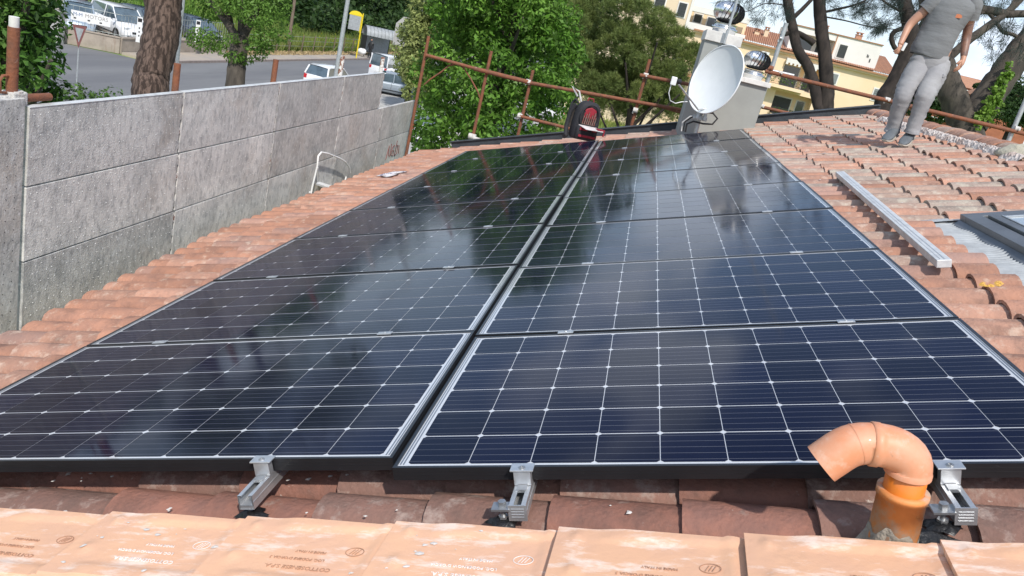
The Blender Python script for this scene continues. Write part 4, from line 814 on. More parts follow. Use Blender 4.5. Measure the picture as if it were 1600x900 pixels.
# trousers
def legs(h, k, a, cuff, nm, tw):
    q = MB(); ds = [h + Vector((0, 0, .05)), h, h.lerp(k, .35), h.lerp(k, .7), k, k.lerp(a, .3), k.lerp(a, .65), a, cuff]; rad = [.090, .098, .100, .090, .082, .073, .064, .062, .068]
    rings = []; rr_ = random.Random(int(tw * 10) + 3)
    for i in range(len(ds) - 1):
        for s_ in range(4):
            t_ = s_ / 4; c = ds[i].lerp(ds[i + 1], t_); r_ = rad[i] * (1 - t_) + rad[i + 1] * t_; ax = ((h - k) if i < 4 else (k - a)) + sd_ * rr_.uniform(-.03, .03)
            lo_ = 1.0 + (.05 if i >= 6 or i in (3, 4) else .022) * (1 if (i * 4 + s_) % 2 else -1) * rr_.uniform(.4, 1.2)
            rings.append(ring(c + sd_ * rr_.uniform(-.004, .004), r_ * lo_, r_ * 1.05 * lo_, ax, 36, .03, i * 1.7 + s_ * .5 + tw))
    rings.append(ring(ds[-1], rad[-1], rad[-1], k - a, 36, .02, tw))
    loft(q, rings, True); return q
pel = pp(1455, 93)
q = legs(pp(1436, 103), kneeL, ankL, ankL - Vector((0, 0, .035)), 'L', 0); o = q.build('trouser_leg', 'trouser', man)
q = legs(pp(1465, 106, -.01), kneeR, ankR, ankR - Vector((0, 0, .03)), 'R', 2); q.build('trouser_leg', 'trouser', man)
q = MB(); loft(q, [ring(pp(1447, 110), .13, .095, tz, 30, .02, 1), ring(pp(1450, 102), .158, .112, tz, 30, .02, 2), ring(pp(1454, 92), .152, .112, tz, 30, .01, 3), ring(pp(1457, 82), .145, .108, tz, 30)], True); q.build('trouser_seat', 'trouser', man)
q = MB(); kc = kneeR.lerp(pp(1463, 106, -.01), .45) + sd_ * .066 - P; q.box(kc, (.035, .10, .15), Matrix.Rotation(R(14), 3, 'Y')); q.box(kc + Vector((.008, -.0, .075)), (.034, .105, .035), Matrix.Rotation(R(14), 3, 'Y')); q.build('cargo_pocket', 'trouser', man, .008)
def shoe(heel, toe, ank, pitch):
    d = (toe - heel); L_ = d.length; d = d.normalized(); s2 = d.cross(Vector((0, 0, 1))).normalized(); u2 = s2.cross(d).normalized()
    def rg(t, w_, h0, h1, n=16):
        c = heel + d * (L_ * t); return [c + s2 * (w_ * math.cos(a)) + u2 * (h0 + (h1 - h0) * (.5 + .5 * math.sin(a))) - P for a in [2 * math.pi * k / n for k in range(n)]]
    q = MB(); loft(q, [rg(0.0, .022, .03, .075), rg(.04, .036, .022, .10), rg(.2, .040, .022, .115), rg(.38, .042, .022, .105), rg(.55, .047, .022, .078), rg(.75, .050, .02, .062), rg(.92, .040, .02, .048), rg(1.0, .018, .022, .035)]); o = q.build('shoe', 'shoe', man)
    q = MB(); loft(q, [rg(-.02, .022, .0, .03), rg(.04, .038, .0, .032), rg(.3, .040, .004, .032), rg(.6, .050, .0, .03), rg(.8, .053, .0, .03), rg(.95, .042, .004, .03), rg(1.02, .018, .01, .03)]); q.build('sole', 'sole', o)
shoe(pp(1399, 213, .02), pp(1382, 223, -.14), ankL, 0); shoe(pp(1425, 216, -.02), pp(1408, 230, -.22), ankR, 0)
q = MB(); q.lathe([(0.001, .105), (.05, .098), (.082, .06), (.09, .01), (.085, -.03), (.06, -.06)], head + Vector((0, .015, .012)) - P, 20); q.build('hair', 'hair', man)
hf = -Vector((head - CAM).xy.normalized().to_3d()); hf = (CAM - head).normalized(); hs = hf.cross(Vector((0, 0, 1))).normalized(); 
q = MB(); q.path([head + hf * .068 + Vector((0, 0, .015)) - P, head + hf * .092 + Vector((0, 0, -.018)) - P, head + hf * .075 + Vector((0, 0, -.026)) - P], [.007, .013, .008], 8); q.build('nose', 'skin', man)
for s_ in (-1, 1):
    lump('eye', head + hf * .070 + hs * .028 * s_ + Vector((0, 0, .012)) - P, .010, 'white', 6, 0, parent=man); lump('ear', head + hs * .083 * s_ - P, .024, 'skin', 6, 0, (.5, .6, 1), parent=man)
q = MB(); q.path([head + hf * .074 + hs * t + Vector((0, 0, -.048)) - P for t in (-.022, 0, .022)], .005, 6); q.build('mouth', 'pack_red', man)
hh_ = wrL + (pp(1412, 72, -.07) - wrL); q = MB(); q.path([hh_ + Vector((0, 0, -.04)) - P, hh_ + Vector((.012, 0, .03)) - P], .014, 10); o = q.build('white_marker', 'white'); o.location = P; tag(o, 'small white object held in the worker\'s hand', 'hand tool')
# ================================================================== GROUND, ROAD, PAVEMENT
def gz(x, y):
    z = -.02
    if x < -28.5: z += min((-28.5 - x) * .07, 7) * (1 if y > 62 else max(0, (y - 50) / 12)) + (max(0, -44 - x) * .03 if y > 20 else 0)
    return z
b = MB(); xs = [-1500, -600, -300, -150, -90, -60, -45, -36, -31, -28.5, -20, 0, 40, 120, 400, 1500]; ys = [-300, -60, 0, 36, 40, 50, 70, 100, 150, 250, 500, 1000, 2200]
b.add([(x, y, gz(x, y)) for x in xs for y in ys], [(i * len(ys) + j, (i + 1) * len(ys) + j, (i + 1) * len(ys) + j + 1, i * len(ys) + j + 1) for i in range(len(xs) - 1) for j in range(len(ys) - 1)], True)
tag(b.build('ground', 'grass'), kind='structure')
b = MB(); b.add([(-25, -60, .004), (-16.2, -60, .004), (-16.2, 170, .004), (-25, 170, .004)], [(0, 1, 2, 3)]); b.add([(-80, 6, .0), (-25.0, 6, .0), (-25.0, 38.9, .0), (-27.3, 38.6, .0), (-29.7, 37.6, .0), (-80, 22, .0)], [(0, 1, 2, 3, 4, 5)]); tag(b.build('road', 'asphalt'), kind='structure')
b = MB(); b.bb((-27.1, 39, -.05), (-25.15, 150, .12)); tag(b.build('pavement', 'pavement'), kind='structure')
b = MB(); b.bb((-25.15, 39, -.05), (-25.0, 150, .13)); tag(b.build('kerb', 'kerb'), kind='structure')
b = MB(); b.add([(-16.2, 8, .004), (2, 8, .004), (2, 64, .004), (-16.2, 64, .004)], [(0, 1, 2, 3)]); tag(b.build('parking_lot', 'concrete'), kind='structure')
# stuff: tall grass, yellow flowers, dry litter
def tufts(name, n, fx, h, w_, m, lab=None):
    P_ = np.array([fx() for _ in range(n)]); o = rng.normal(size=(n, 3)) * .25; o[:, 2] = 1; o = nrm(o); S = nrm(np.cross(o, rng.normal(size=(n, 3)))); L = h * rng.uniform(.5, 1.2, (n, 1))
    ob = fast_quads(name, np.stack([P_ - S * w_ * .5, P_ + o * L * .6 - S * w_ * .4, P_ + o * L, P_ + S * w_ * .5], 1), m); tag(ob, lab, kind='stuff'); return ob
U = random.uniform
def fx1():
    x = -27.4 - abs(random.gauss(0, 2.5)); y = U(50, 100); return (x, y, gz(x, y))
tufts('tall_grass', 15000, fx1, 1.25, .07, 'blade', 'tall rough grass behind the wire fence across the road')
def fx2():
    x = -28 - abs(random.gauss(0, 1.2)); y = random.gauss(74, 5.0); return (x, y, gz(x, y) + U(.25, .85))
tufts('yellow_flowers', 1000, fx2, .22, .11, 'blade_yellow', 'yellow wild flowers among the tall grass')
def fx3():
    return (U(-27.3, -26.3), U(50, 95), .125 + U(0, .05))
tufts('dry_litter', 3500, fx3, .12, .16, 'straw', 'dry straw and litter along the far pavement')
def fx4():
    x, y = U(-75, -30), U(46, 105); return (x, y, gz(x, y))
tufts('meadow_grass', 26000, fx4, .42, .14, 'blade_green', 'bright green grass slope behind the parked cars')
def fx5():
    x, y = U(-6, 22), U(44, 71); return (x, y, 0)
tufts('garden_grass', 16000, fx5, .5, .10, 'blade', 'sunlit grass in front of the yellow building')
# wood behind the road, reads as one mass
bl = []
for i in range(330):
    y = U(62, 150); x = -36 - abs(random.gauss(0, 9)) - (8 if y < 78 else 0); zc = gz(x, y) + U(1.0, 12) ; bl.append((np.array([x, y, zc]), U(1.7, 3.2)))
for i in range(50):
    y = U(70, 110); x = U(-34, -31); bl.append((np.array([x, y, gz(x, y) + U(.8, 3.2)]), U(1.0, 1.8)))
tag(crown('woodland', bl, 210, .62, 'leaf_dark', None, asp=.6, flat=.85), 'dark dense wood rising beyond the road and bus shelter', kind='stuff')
b = MB()
b.add([(-46, 62, 0), (-44, 160, 0), (-44, 160, 10), (-46, 62, 10)], [(0, 1, 2, 3)])
# ================================================================== low wall with bar fence, dealer sign
WA, WB, WC = Vector((-33.5, 36.0, 0)), Vector((-27.3, 39.1, 0)), Vector((-27.2, 51, 0))
def wallseg(b, a, c, h0, h1, th):
    d = (c - a); L = d.length; b.box((a + c) / 2 + Vector((0, 0, (h0 + h1) / 2)), (L, th, h1 - h0), math.atan2(d.y, d.x))
lw = empty('low_wall', WB, 'low stained concrete wall in front of the car dealer', 'wall')
for a, c in ((WA, WB), (WB, WC)):
    e = MB(); wallseg(e, a - WB, c - WB, 0, .80, .22); wallseg(e, a - WB, c - WB, .80, .86, .30); e.build('wall_section', 'lowwall', lw)
bf = empty('bar_fence', WB, 'thin white bar fence standing on the low concrete wall', 'fence')
for a, c in ((WA, WB), (WB, WC)):
    d = c - a; n = int(d.length / .28)
    for z in (.95, 2.0): e = MB(); e.tube(a - WB + Vector((0, 0, z)), c - WB + Vector((0, 0, z)), .016, n=5); e.build('fence_rail', 'fence', bf)
    BAR = MB().tube((0, 0, .86), (0, 0, 2.02), .011, n=4).mesh('fence_bar', 'fence')
    for k in range(n): inst('fence_bar', BAR, bf, Matrix.Translation(a - WB + d * (k / n)))
def atV(x, y, a, c):       # pixel to the vertical plane through ground points a, c
    d = (c - a); n_ = Vector((d.y, -d.x, 0)).normalized(); r_ = ray(x, y); return CAM + r_ * ((a - CAM).dot(n_) / r_.dot(n_))
off = Vector((.10, -.2, 0)); p0, p1 = atV(111, 23, WA + off, WB + off), atV(173, 35, WA + off, WB + off); zc = (p0.z + p1.z) / 2; L = (p1 - p0).xy.length
sg = empty('banner_sign', Vector((p0.x, p0.y, zc)), 'white banner with grey capitals hung on the bar fence by the cars', 'sign'); dd = (p1 - p0); sg.rotation_euler = (0, 0, math.atan2(dd.y, dd.x))
e = MB(); e.bb((0, -.02, -.24), (L, .0, .26)); e.build('panel', 'white', sg)
rx = Matrix.Rotation(math.pi / 2, 4, 'X')
text_mesh('lettering', 'M-M', .24, 'signblue', Matrix.Translation((L * .17, -.024, .08)) @ rx, sg, .002); text_mesh('lettering', 'MOTORS', .27, 'signbrown', Matrix.Translation((L * .64, -.024, .08)) @ rx, sg, .002)
e = MB()
for k in (.07, .42, .72): e.bb((L * k, -.024, -.16), (L * k + .12, -.02, -.09))
e.build('small_print', 'dark', sg)
for k in range(2):
    px = ((216, 66), (307, 66))[k]; p = atZ(px[0], px[1], .86)
    fl = empty('upright_sign', Vector((p.x, p.y, .86)), ('white upright sign with dark top beside the white car on the wall', 'white upright sign on the wall beside the thick leafy tree')[k], 'sign', 'upright dealer signs'); fl.rotation_euler = (0, 0, R(35))
    e = MB(); e.bb((-.13, -.02, 0), (.13, .02, 1.30)); e.build('panel', 'white', fl); e = MB(); e.bb((-.10, -.025, 1.05), (.10, -.02, 1.24)); [e.bb((-.03, -.025, .3 + .2 * q), (.03, -.02, .38 + .2 * q)) for q in range(3)]; e.build('print', 'dark', fl)
p = atV(90, 72, Vector((-38, 36, 0)), Vector((-29.5, 37, 0))); gw = empty('gate_pillar', Vector((p.x, p.y, 0)), 'grey concrete gate block at the left end of the low wall', 'wall'); e = MB(); e.box((-1.2, 0, .8), (2.6, .5, 1.6), .1); e.box((-1.2, 0, 1.63), (2.7, .6, .06), .1); e.build('concrete_block', 'concrete', gw)
# ================================================================== cars
def car(pos, ang, paint, label, L=4.0, Wd=1.72, H=1.48, kind='hatch', group='parked cars'):
    t = empty('parked_car', pos, label, 'van' if kind == 'van' else 'car', group); t.rotation_euler = (0, 0, ang)      # +x is forward
    if kind == 'van': prof = [(-.5, .52, .52), (-.5, .62, 1.0), (-.46, .98, 1), (.10, 1.0, 1), (.30, .62, .98), (.47, .52, .92), (.5, .36, .85)]
    h2 = Wd / 2; gr_ = .17
    # lower body stations x, z_top, half width
    belt = {'hatch': .60, 'suv': .60, 'van': .56, 'sedan': .62}[kind] * H
    hood = {'hatch': .33, 'suv': .30, 'van': .36, 'sedan': .30}[kind]
    st_ = [(-.5, belt * .55, .86), (-.495, belt * .86, .93), (-.47, belt * (1.02 if kind != 'sedan' else .98), .96), (-.3, belt, 1), (0, belt * .98, 1), (hood * .75, belt * .97, .99), (hood, belt * .93, .98), (.44, belt * .80, .93), (.485, belt * .66, .85), (.5, belt * .42, .78)]
    def sec(x, zt_, wf, zb=gr_): w1 = h2 * wf; return [(x * L, -w1 * .92, zb), (x * L, -w1, zb + .14), (x * L, -w1, zt_ - .16 * min(1, zt_)), (x * L, -w1 * .93, zt_), (x * L, 0, zt_ + .02), (x * L, w1 * .93, zt_), (x * L, w1, zt_ - .16 * min(1, zt_)), (x * L, w1, zb + .14), (x * L, w1 * .92, zb)]
    e = MB(); loft(e, [sec(*s) for s in st_]); e.build('body', paint, t)
    if kind == 'van': gh = [(-.49, .0, .93), (-.475, .96, .84), (-.40, 1, .83), (.05, 1, .83), (.15, .93, .80), (.36, .0, .86)]
    elif kind == 'sedan': gh = [(-.42, .0, .88), (-.27, .90, .72), (-.1, 1, .72), (.05, .97, .72), (.27, .0, .86)]
    elif kind == 'suv': gh = [(-.49, .0, .90), (-.44, .90, .76), (-.36, .99, .76), (.0, 1, .76), (.10, .95, .75), (.27, .0, .88)]
    else: gh = [(-.48, .0, .90), (-.42, .85, .76), (-.34, .98, .75), (.0, 1, .75), (.09, .95, .74), (.32, .0, .88)]
    def gs(x, f, wf, dz=0, k=1.0): z = belt - .02 + (H - belt) * f + dz; w1 = h2 * wf * k; return [(x * L, -w1, z), (x * L, w1, z)]
    vs = []; 
    for x, f, wf in gh: vs += gs(x, f, wf)
    n = len(gh); e = MB(); e.add(vs, [(2 * i, 2 * i + 1, 2 * i + 3, 2 * i + 2) for i in range(n - 1)])
    bs = [(gh[0][0] * L, -h2 * .93, belt - .03), (gh[-1][0] * L, -h2 * .93, belt - .03), (gh[0][0] * L, h2 * .93, belt - .03), (gh[-1][0] * L, h2 * .93, belt - .03)]
    e.add([vs[2 * i] for i in range(n)], [tuple(range(n))]); e.add([vs[2 * i + 1] for i in range(n)], [tuple(range(n))])
    e.build('glasshouse', 'car_glass', t)
    # roof skin and pillars in body colour, proud of the glass
    e = MB(); m_ = [g_ for g_ in gh if g_[1] > .8]; vs2 = []
    for x, f, wf in m_: vs2 += [(x * L, -h2 * wf * 1.02, belt + (H - belt) * f - .05), (x * L, -h2 * wf * .96, belt + (H - belt) * f + .005), (x * L, 0, belt + (H - belt) * f + .03), (x * L, h2 * wf * .96, belt + (H - belt) * f + .005), (x * L, h2 * wf * 1.02, belt + (H - belt) * f - .05)]
    e.add(vs2, [(5 * i + j, 5 * i + j + 1, 5 * i + j + 6, 5 * i + j + 5) for i in range(len(m_) - 1) for j in range(4)], True); e.build('roof', paint, t)
    for sy in (-1, 1):
        top_f, top_r = m_[-1], m_[0]; e = MB()
        e.path([(gh[-1][0] * L, sy * h2 * gh[-1][2] * 1.01, belt - .02), (top_f[0] * L, sy * h2 * top_f[2] * 1.01, belt + (H - belt) * top_f[1] - .02)], .035, 6); e.build('pillar', paint, t)
        e = MB(); e.path([(gh[0][0] * L, sy * h2 * gh[0][2] * 1.0, belt - .02), (top_r[0] * L, sy * h2 * top_r[2] * 1.01, belt + (H - belt) * top_r[1] - .02)], .055 if kind != 'van' else .05, 6); e.build('pillar', paint, t)
        e = MB(); xm = -.05 * L; e.path([(xm, sy * h2 * .95, belt - .02), (xm, sy * h2 * .79, H - .04)], .03, 6); e.build('pillar', paint, t)
        if kind == 'van': e = MB(); e.box((-.29 * L, sy * h2 * .89, (belt + H) / 2), (.36 * L, .06, (H - belt) * .9), Matrix.Rotation(R(-12 * sy), 3, 'X')); e.build('side_panel', paint, t)
        e = MB(); e.box((hood * L * .95, sy * (h2 + .07), belt + .03), (.12, .16, .11)); e.build('mirror', paint, t, .02)
        e = MB(); e.box((.462 * L, sy * h2 * .66, belt * .72), (.16, .34, .15), Matrix.Rotation(R(-18 * sy), 3, 'Z')); e.build('headlight', 'lamp_glass', t, .02)
        e = MB(); e.box((-.487 * L, sy * h2 * .80, belt * .80), (.09, .20, .26 if kind != 'sedan' else .16)); e.build('taillight', 'red', t, .02)
        e = MB(); e.bb((-.40 * L, sy * (h2 + .002) - .004, .30), (.36 * L, sy * (h2 + .002) + .004, .36)); e.bb((-.02 * L, sy * (h2 + .001) - .003, .4), (-.015 * L, sy * (h2 + .001) + .003, belt - .05)); e.build('side_trim', 'dark', t)
        for xw in (-.315, .315):
            wb = MB(); mm = Matrix.Translation((xw * L, sy * (h2 - .10), .31)) @ Matrix.Rotation(math.pi / 2, 4, 'X'); wb.lathe([(.20, -.115), (.29, -.115), (.31, -.08), (.31, .08), (.29, .115), (.20, .115)], n=18, mtx=mm); wb.lathe([(.345, sy * -.117), (.0, sy * -.116)], n=18, mtx=mm); wq = wb.build('wheel', 'tyre', t)
            wb = MB(); wb.lathe([(.2, -sy * .119), (.05, -sy * .125), (.0, -sy * .125)], n=10, mtx=mm, smooth=False); wb.build('rim', 'rim', wq)
    e = MB(); e.box((.497 * L, 0, belt * .55), (.03, .75, .12)); e.box((.497 * L, 0, .30), (.05, Wd * .7, .12)); e.build('grille', 'dark', t); e = MB(); e.box((.505 * L, 0, .42), (.02, .5, .11)); e.build('number_plate', 'white', t); e = MB(); e.box((-.503 * L, 0, .58), (.02, .5, .11)); e.build('number_plate', 'white', t)
    return t
def gp(x, y): p = atZ(x, y, 0); return Vector((p.x, p.y, .004))
def gpz(x, y):
    p = atZ(x, y, .2); return Vector((p.x, p.y, gz(p.x, p.y) + .0))
def rz(x, y, z): p = atZ(x, y, z); return Vector((p.x, p.y, .01))
car(Vector((-30.7, 40.3, .42)), R(-52), 'car_pale_blue', 'pale blue people carrier behind the banner sign', 4.1, 1.70, 1.58)
b = MB(); b.add([(-44, 33.6, .38), (-33.6, 36.3, .38), (-27.45, 39.35, .38), (-27.4, 58, .38), (-44, 58, .38)], [(0, 1, 2, 3, 4)]); tag(b.build('car_lot', 'pavement'), kind='structure')
car(Vector((-29.75, 42.6, .40)), R(-30), 'car_white', 'white estate car with roof rails beside the upright sign', 4.5, 1.82, 1.70, 'suv')
car(Vector((-30.9, 47.0, .40)), R(-28), 'car_navy', 'dark blue estate car behind the white one', 4.5, 1.80, 1.50, 'suv')
car(Vector((-29.6, 50.6, .40)), R(-32), 'car_navy', 'dark blue hatchback behind the grey lamp post', 4.2, 1.76, 1.45)
car(gp(513, 140), R(84), 'car_white', 'small white car at the near kerb below the lamp post', 3.7, 1.64, 1.46)
car(gp(613, 126), R(72), 'car_white', 'white van parked beyond the end of the hoarding', 4.3, 1.74, 1.86, 'van')
car(gp(604, 146), R(-152), 'car_silver', 'silver hatchback half hidden by the top hoarding board', 3.7, 1.62, 1.42)
car(gp(632, 139), R(118), 'car_green', 'grey green saloon with lit red tail lamp by the bushes', 4.2, 1.70, 1.42, 'sedan')
car(gp(872, 165), R(160), 'car_white', 'white car glimpsed behind the backpack', 4.2, 1.72, 1.46)
car(gp(838, 180), R(165), 'car_white', 'white car glimpsed through the leaves left of the backpack', 4.0, 1.70, 1.46)
car(gp(668, 216), R(100), 'car_white', 'white car under the big tree below the eave', 4.0, 1.70, 1.46)
# ================================================================== street furniture
p = gp(118, 158); t = empty('yield_sign', p, 'give way sign on a thin grey post seen from its back', 'road sign'); hh = atY(132, 60, p.y).z
hh = 2.75; e = MB(); e.path([(0, 0, 0), (0, 0, hh * .6), (0, 0, hh)], .03, 8); e.build('post', 'galv', t)
e = MB(); s = .46; tri = [(-s, hh), (s, hh), (0, hh - .82)]; e.prism([(x * .52, z) for x, z in tri], 1, -.035, -.02); sp_ = e.build('sign_plate', 'signred', t); sp_.rotation_euler = (0, 0, R(20))
e = MB(); tri = [(-s * .60, hh - .10), (s * .60, hh - .10), (0, hh - .60)]; e.prism([(x * .52, z) for x, z in tri], 1, -.040, -.037); sp2 = e.build('sign_face', 'signgrey', t); sp2.rotation_euler = (0, 0, R(20))
def pole(x, y, D, r, h, lab, m='galv', name='street_lamp', cat='lamp post', arm=True):
    q = atD(x, y, D); t = empty(name, Vector((q.x, q.y, 0)), lab, cat); e = MB(); e.path([(0, 0, 0), (0, 0, h * .33), (0, 0, h * .66), (0, 0, h)], [r, r * .95, r * .85, r * .7], 10); e.build('pole', m, t)
    if arm:
        e = MB(); e.path([(0, 0, h - .05), (-.3, 0, h + .35), (-1.2, 0, h + .5)], r * .5, 8); e.build('arm', m, t); e = MB(); e.box((-1.5, 0, h + .5), (.7, .22, .12)); e.build('lamp_head', m, t, .03)
    return t
LG = None
pole(275, 118, 26, .060, 8.5, 'grey lamp post patched with stickers beside the thick pine trunk')
pole(525, 117, 33, .10, 9, 'pale grey lamp post rising behind the hoarding, left of the bus stop')
pole(655, 45, 72, .09, 9, 'thin pale lamp post behind the yellow green bush')
p = gp(446, 88); q = Vector((-27.6, 62, 0)); t = pole(449, 80, (_f.dot(q - CAM)), .13, 9, 'weathered wooden utility pole by the tall grass', 'wood', 'utility_pole', 'pole', False); t.location = (atX(449, 82, -27.6).x, atX(449, 82, -27.6).y, 0)
# bus stop sign
p = gp(556, 93); t = empty('bus_stop_sign', p, 'yellow bus stop sign with blank grey board and arched top', 'bus stop sign'); e = MB(); e.path([(0, 0, 0), (0, 0, 4.0)], .055, 8); e.build('post', 'yellow', t)
t.rotation_euler = (0, 0, R(18)); e = MB(); e.bb((-1.12, -.05, 2.45), (-.10, .05, 3.72)); e.build('grey_board', 'signgrey', t)
e = MB(); e.prism([(-1.16, 3.72)] + [(-.60 + .56 * math.cos(a), 3.72 + .36 * math.sin(a)) for a in np.linspace(math.pi, 0, 12)] + [(-.04, 3.72)], 1, -.07, .07); e.build('arched_top', 'yellow', t)
e = MB(); e.bb((-.12, -.06, 2.35), (-.07, .06, 3.8)); e.bb((-1.18, -.06, 3.68), (-.05, .06, 3.74)); e.build('sign_frame', 'yellow', t)
# bus shelter
p = gp(568, 92); t = empty('bus_shelter', Vector((p.x - .6, p.y + 1.5, .1)), 'small bus shelter with grey ribbed barrel roof across the road', 'bus shelter'); t.rotation_euler = (0, 0, R(38))
e = MB(); n = 12; vs = []
for x in (0, 2.9):
    for k in range(n + 1): a = math.pi * k / n; vs.append((x, .75 - .78 * math.cos(a), 1.95 + .85 * math.sin(a)))
e.add(vs, [(k, k + 1, n + 2 + k, n + 1 + k) for k in range(n)], True); e.build('barrel_roof', 'signgrey', t)
for k in range(9):
    e = MB(); x = 2.9 * k / 8; e.path([(x, .75 - .80 * math.cos(a), 1.95 + .87 * math.sin(a)) for a in np.linspace(0, math.pi, 9)], .022, 5); e.build('roof_rib', 'shutter_grey', t)
for x, y in ((.05, .03), (2.85, .03), (.05, 1.45), (2.85, 1.45)): e = MB(); e.tube((x, y, 0), (x, y, 2.0), .035, n=6); e.build('shelter_post', 'dark', t)
e = MB(); e.bb((.05, 1.45, .3), (2.85, 1.47, 1.9)); e.build('back_panel', 'signgrey', t); e = MB(); e.bb((.2, .95, .42), (2.7, 1.3, .48)); e.bb((.3, 1.1, 0), (.36, 1.2, .42)); e.bb((2.5, 1.1, 0), (2.56, 1.2, .42)); e.build('bench', 'dark', t)
e = MB(); e.bb((.03, .1, .5), (.05, 1.4, 1.9)); e.build('side_panel', 'balcony_dark', t)
# far person in black by the shelter
p = gp(576, 93); P = Vector((p.x, p.y, .12)); man = empty('person', P, 'person in black clothes standing at the bus shelter', 'person')
o_ = P
skin('body', [P + Vector(v) for v in ((0, 0, .92), (0, 0, 1.2), (0, 0, 1.42), (0, 0, 1.52), (0, -.02, 1.66), (.2, 0, 1.38), (.25, .02, 1.1), (.24, -.05, .86), (-.2, 0, 1.38), (-.25, .02, 1.1), (-.24, -.05, .86), (.09, 0, .85), (.10, -.02, .47), (.11, .0, .06), (-.09, 0, .85), (-.10, .02, .47), (-.11, .05, .06))], [(0, 1), (1, 2), (2, 3), (3, 4), (2, 5), (5, 6), (6, 7), (2, 8), (8, 9), (9, 10), (0, 11), (11, 12), (12, 13), (0, 14), (14, 15), (15, 16)], [.15, .15, .15, .06, .10, .07, .055, .04, .07, .055, .04, .10, .075, .055, .10, .075, .055], 'dark', 1)
lump('face', (0, -.04, 1.665), .085, 'skin', 6, 0, (.8, .8, 1), man)
o = lump('plastic_bag', (0, 0, 0), .36, 'white', 8, .2, (1.3, .8, .8), None, 4); q = gp(563, 82); o.location = (p.x - .75, p.y - .1, .55); tag(o, 'white rounded bag on the bench beside the person in black', 'bag')
# advertising board behind the bush
q = atD(632, 50, 74); t = empty('advertising_board', Vector((q.x, q.y, 0)), 'pale rounded advertising board half hidden by the yellow green bush', 'sign'); e = MB(); e.prism([(-.95 + (.25 if i in (0, 3) else 0) * 0, 0) for i in range(0)] or [(-.9, q.z - 1.3), (.7, q.z - 1.3), (.95, q.z - 1.0), (.95, q.z + .9), (.6, q.z + 1.35), (-.3, q.z + 1.3), (-.9, q.z + .6)], 1, -.08, .08); e.build('board', 'concrete', t)
e = MB(); [e.bb((-.6, -.095, q.z - .7 + .25 * k), (.55 - .2 * (k % 2), -.085, q.z - .62 + .25 * k)) for k in range(5)]; e.build('print', 'shutter_grey', t); e = MB(); e.tube((-.5, .1, 0), (-.5, .1, q.z), .06, n=6); e.tube((.5, .1, 0), (.5, .1, q.z), .06, n=6); e.build('post', 'wood', t)
# wire fence with posts along the far pavement
wf = empty('wire_fence', Vector((-27.3, 51, 0)), 'low wire fence with dark posts along the tall grass', 'fence')
PO = MB().tube((0, 0, 0), (.06, 0, 1.5), .05, n=5).mesh('fence_post', 'wood')
for k in range(20): inst('fence_post', PO, wf, Matrix.Translation((0, k * 2.3, 0)) @ Matrix.Rotation(R(random.uniform(-5, 5)), 4, 'X'))
for z in (.6, 1.0, 1.35): e = MB(); e.tube((0, 0, z), (0, 46, z), .014, n=4); e.build('wire', 'fence', wf)
# ================================================================== TREES
def limb(e, pts, r0, r1, n=12, wob=.06): pts = [Vector(p) for p in pts]; k = len(pts); e.path(pts, [r0 + (r1 - r0) * i / (k - 1) for i in range(k)], n, wob=wob)
def smooth_pts(pts, sub=4):
    pts = [Vector(p) for p in pts]; out = []
    for i in range(len(pts) - 1):
        p0, p1, p2, p3 = pts[max(i - 1, 0)], pts[i], pts[i + 1], pts[min(i + 2, len(pts) - 1)]
        for k in range(sub): t = k / sub; out.append(.5 * ((2 * p1) + (p2 - p0) * t + (2 * p0 - 5 * p1 + 4 * p2 - p3) * t * t + (3 * p1 - p0 - 3 * p2 + p3) * t ** 3))
    return out + [pts[-1]]
def tree(name, base, lab, cat='tree', group=None): return empty(name, base, lab, cat, group)
# 1 thick pine trunk left of centre
D1 = 19; q = [atD(x, y, D1) for x, y in ((233, 160), (236, 120), (246, 80), (254, 40), (255, 0), (256, -60))]; P = Vector((q[0].x, q[0].y, 0)); t = tree('pine_tree', P, 'thick leaning pine trunk with fissured bark standing before the road')
e = MB(); pts = [Vector((q[0].x - .1, q[0].y, 0))] + q; pts = smooth_pts(pts, 6); rad = [.42 - .04 * math.sin(i * .3) - .0 * i for i in range(len(pts))]; e.path([p - P for p in pts], [.44, ] * 6 + [.40] * (len(pts) - 14) + [.42] * 4 + [.46] * 4, 22, wob=.07); e.build('trunk', 'bark', t)
top = q[-1] - P; e = MB(); ends = []
for a in range(6): d = Vector((math.cos(a * 1.05), math.sin(a * 1.05), .75)); ends.append(top + d * 2.4); limb(e, smooth_pts([top, top + d * 1.2 + Vector((0, 0, .2)), ends[-1]]), .17, .05, 8)
e.build('limbs', 'bark', t)
bl = blobs(top + Vector((0, 0, 2.8)), (3.4, 3.4, 1.3), 34, .8, low=-.3); Ps = np.concatenate([c + nrm(rng.normal(size=(60, 3))) * r_ * .9 for c, r_ in bl]); needles('crown', Ps, nrm(Ps - np.array(top)), .24, .012, 12, 'needle', t)
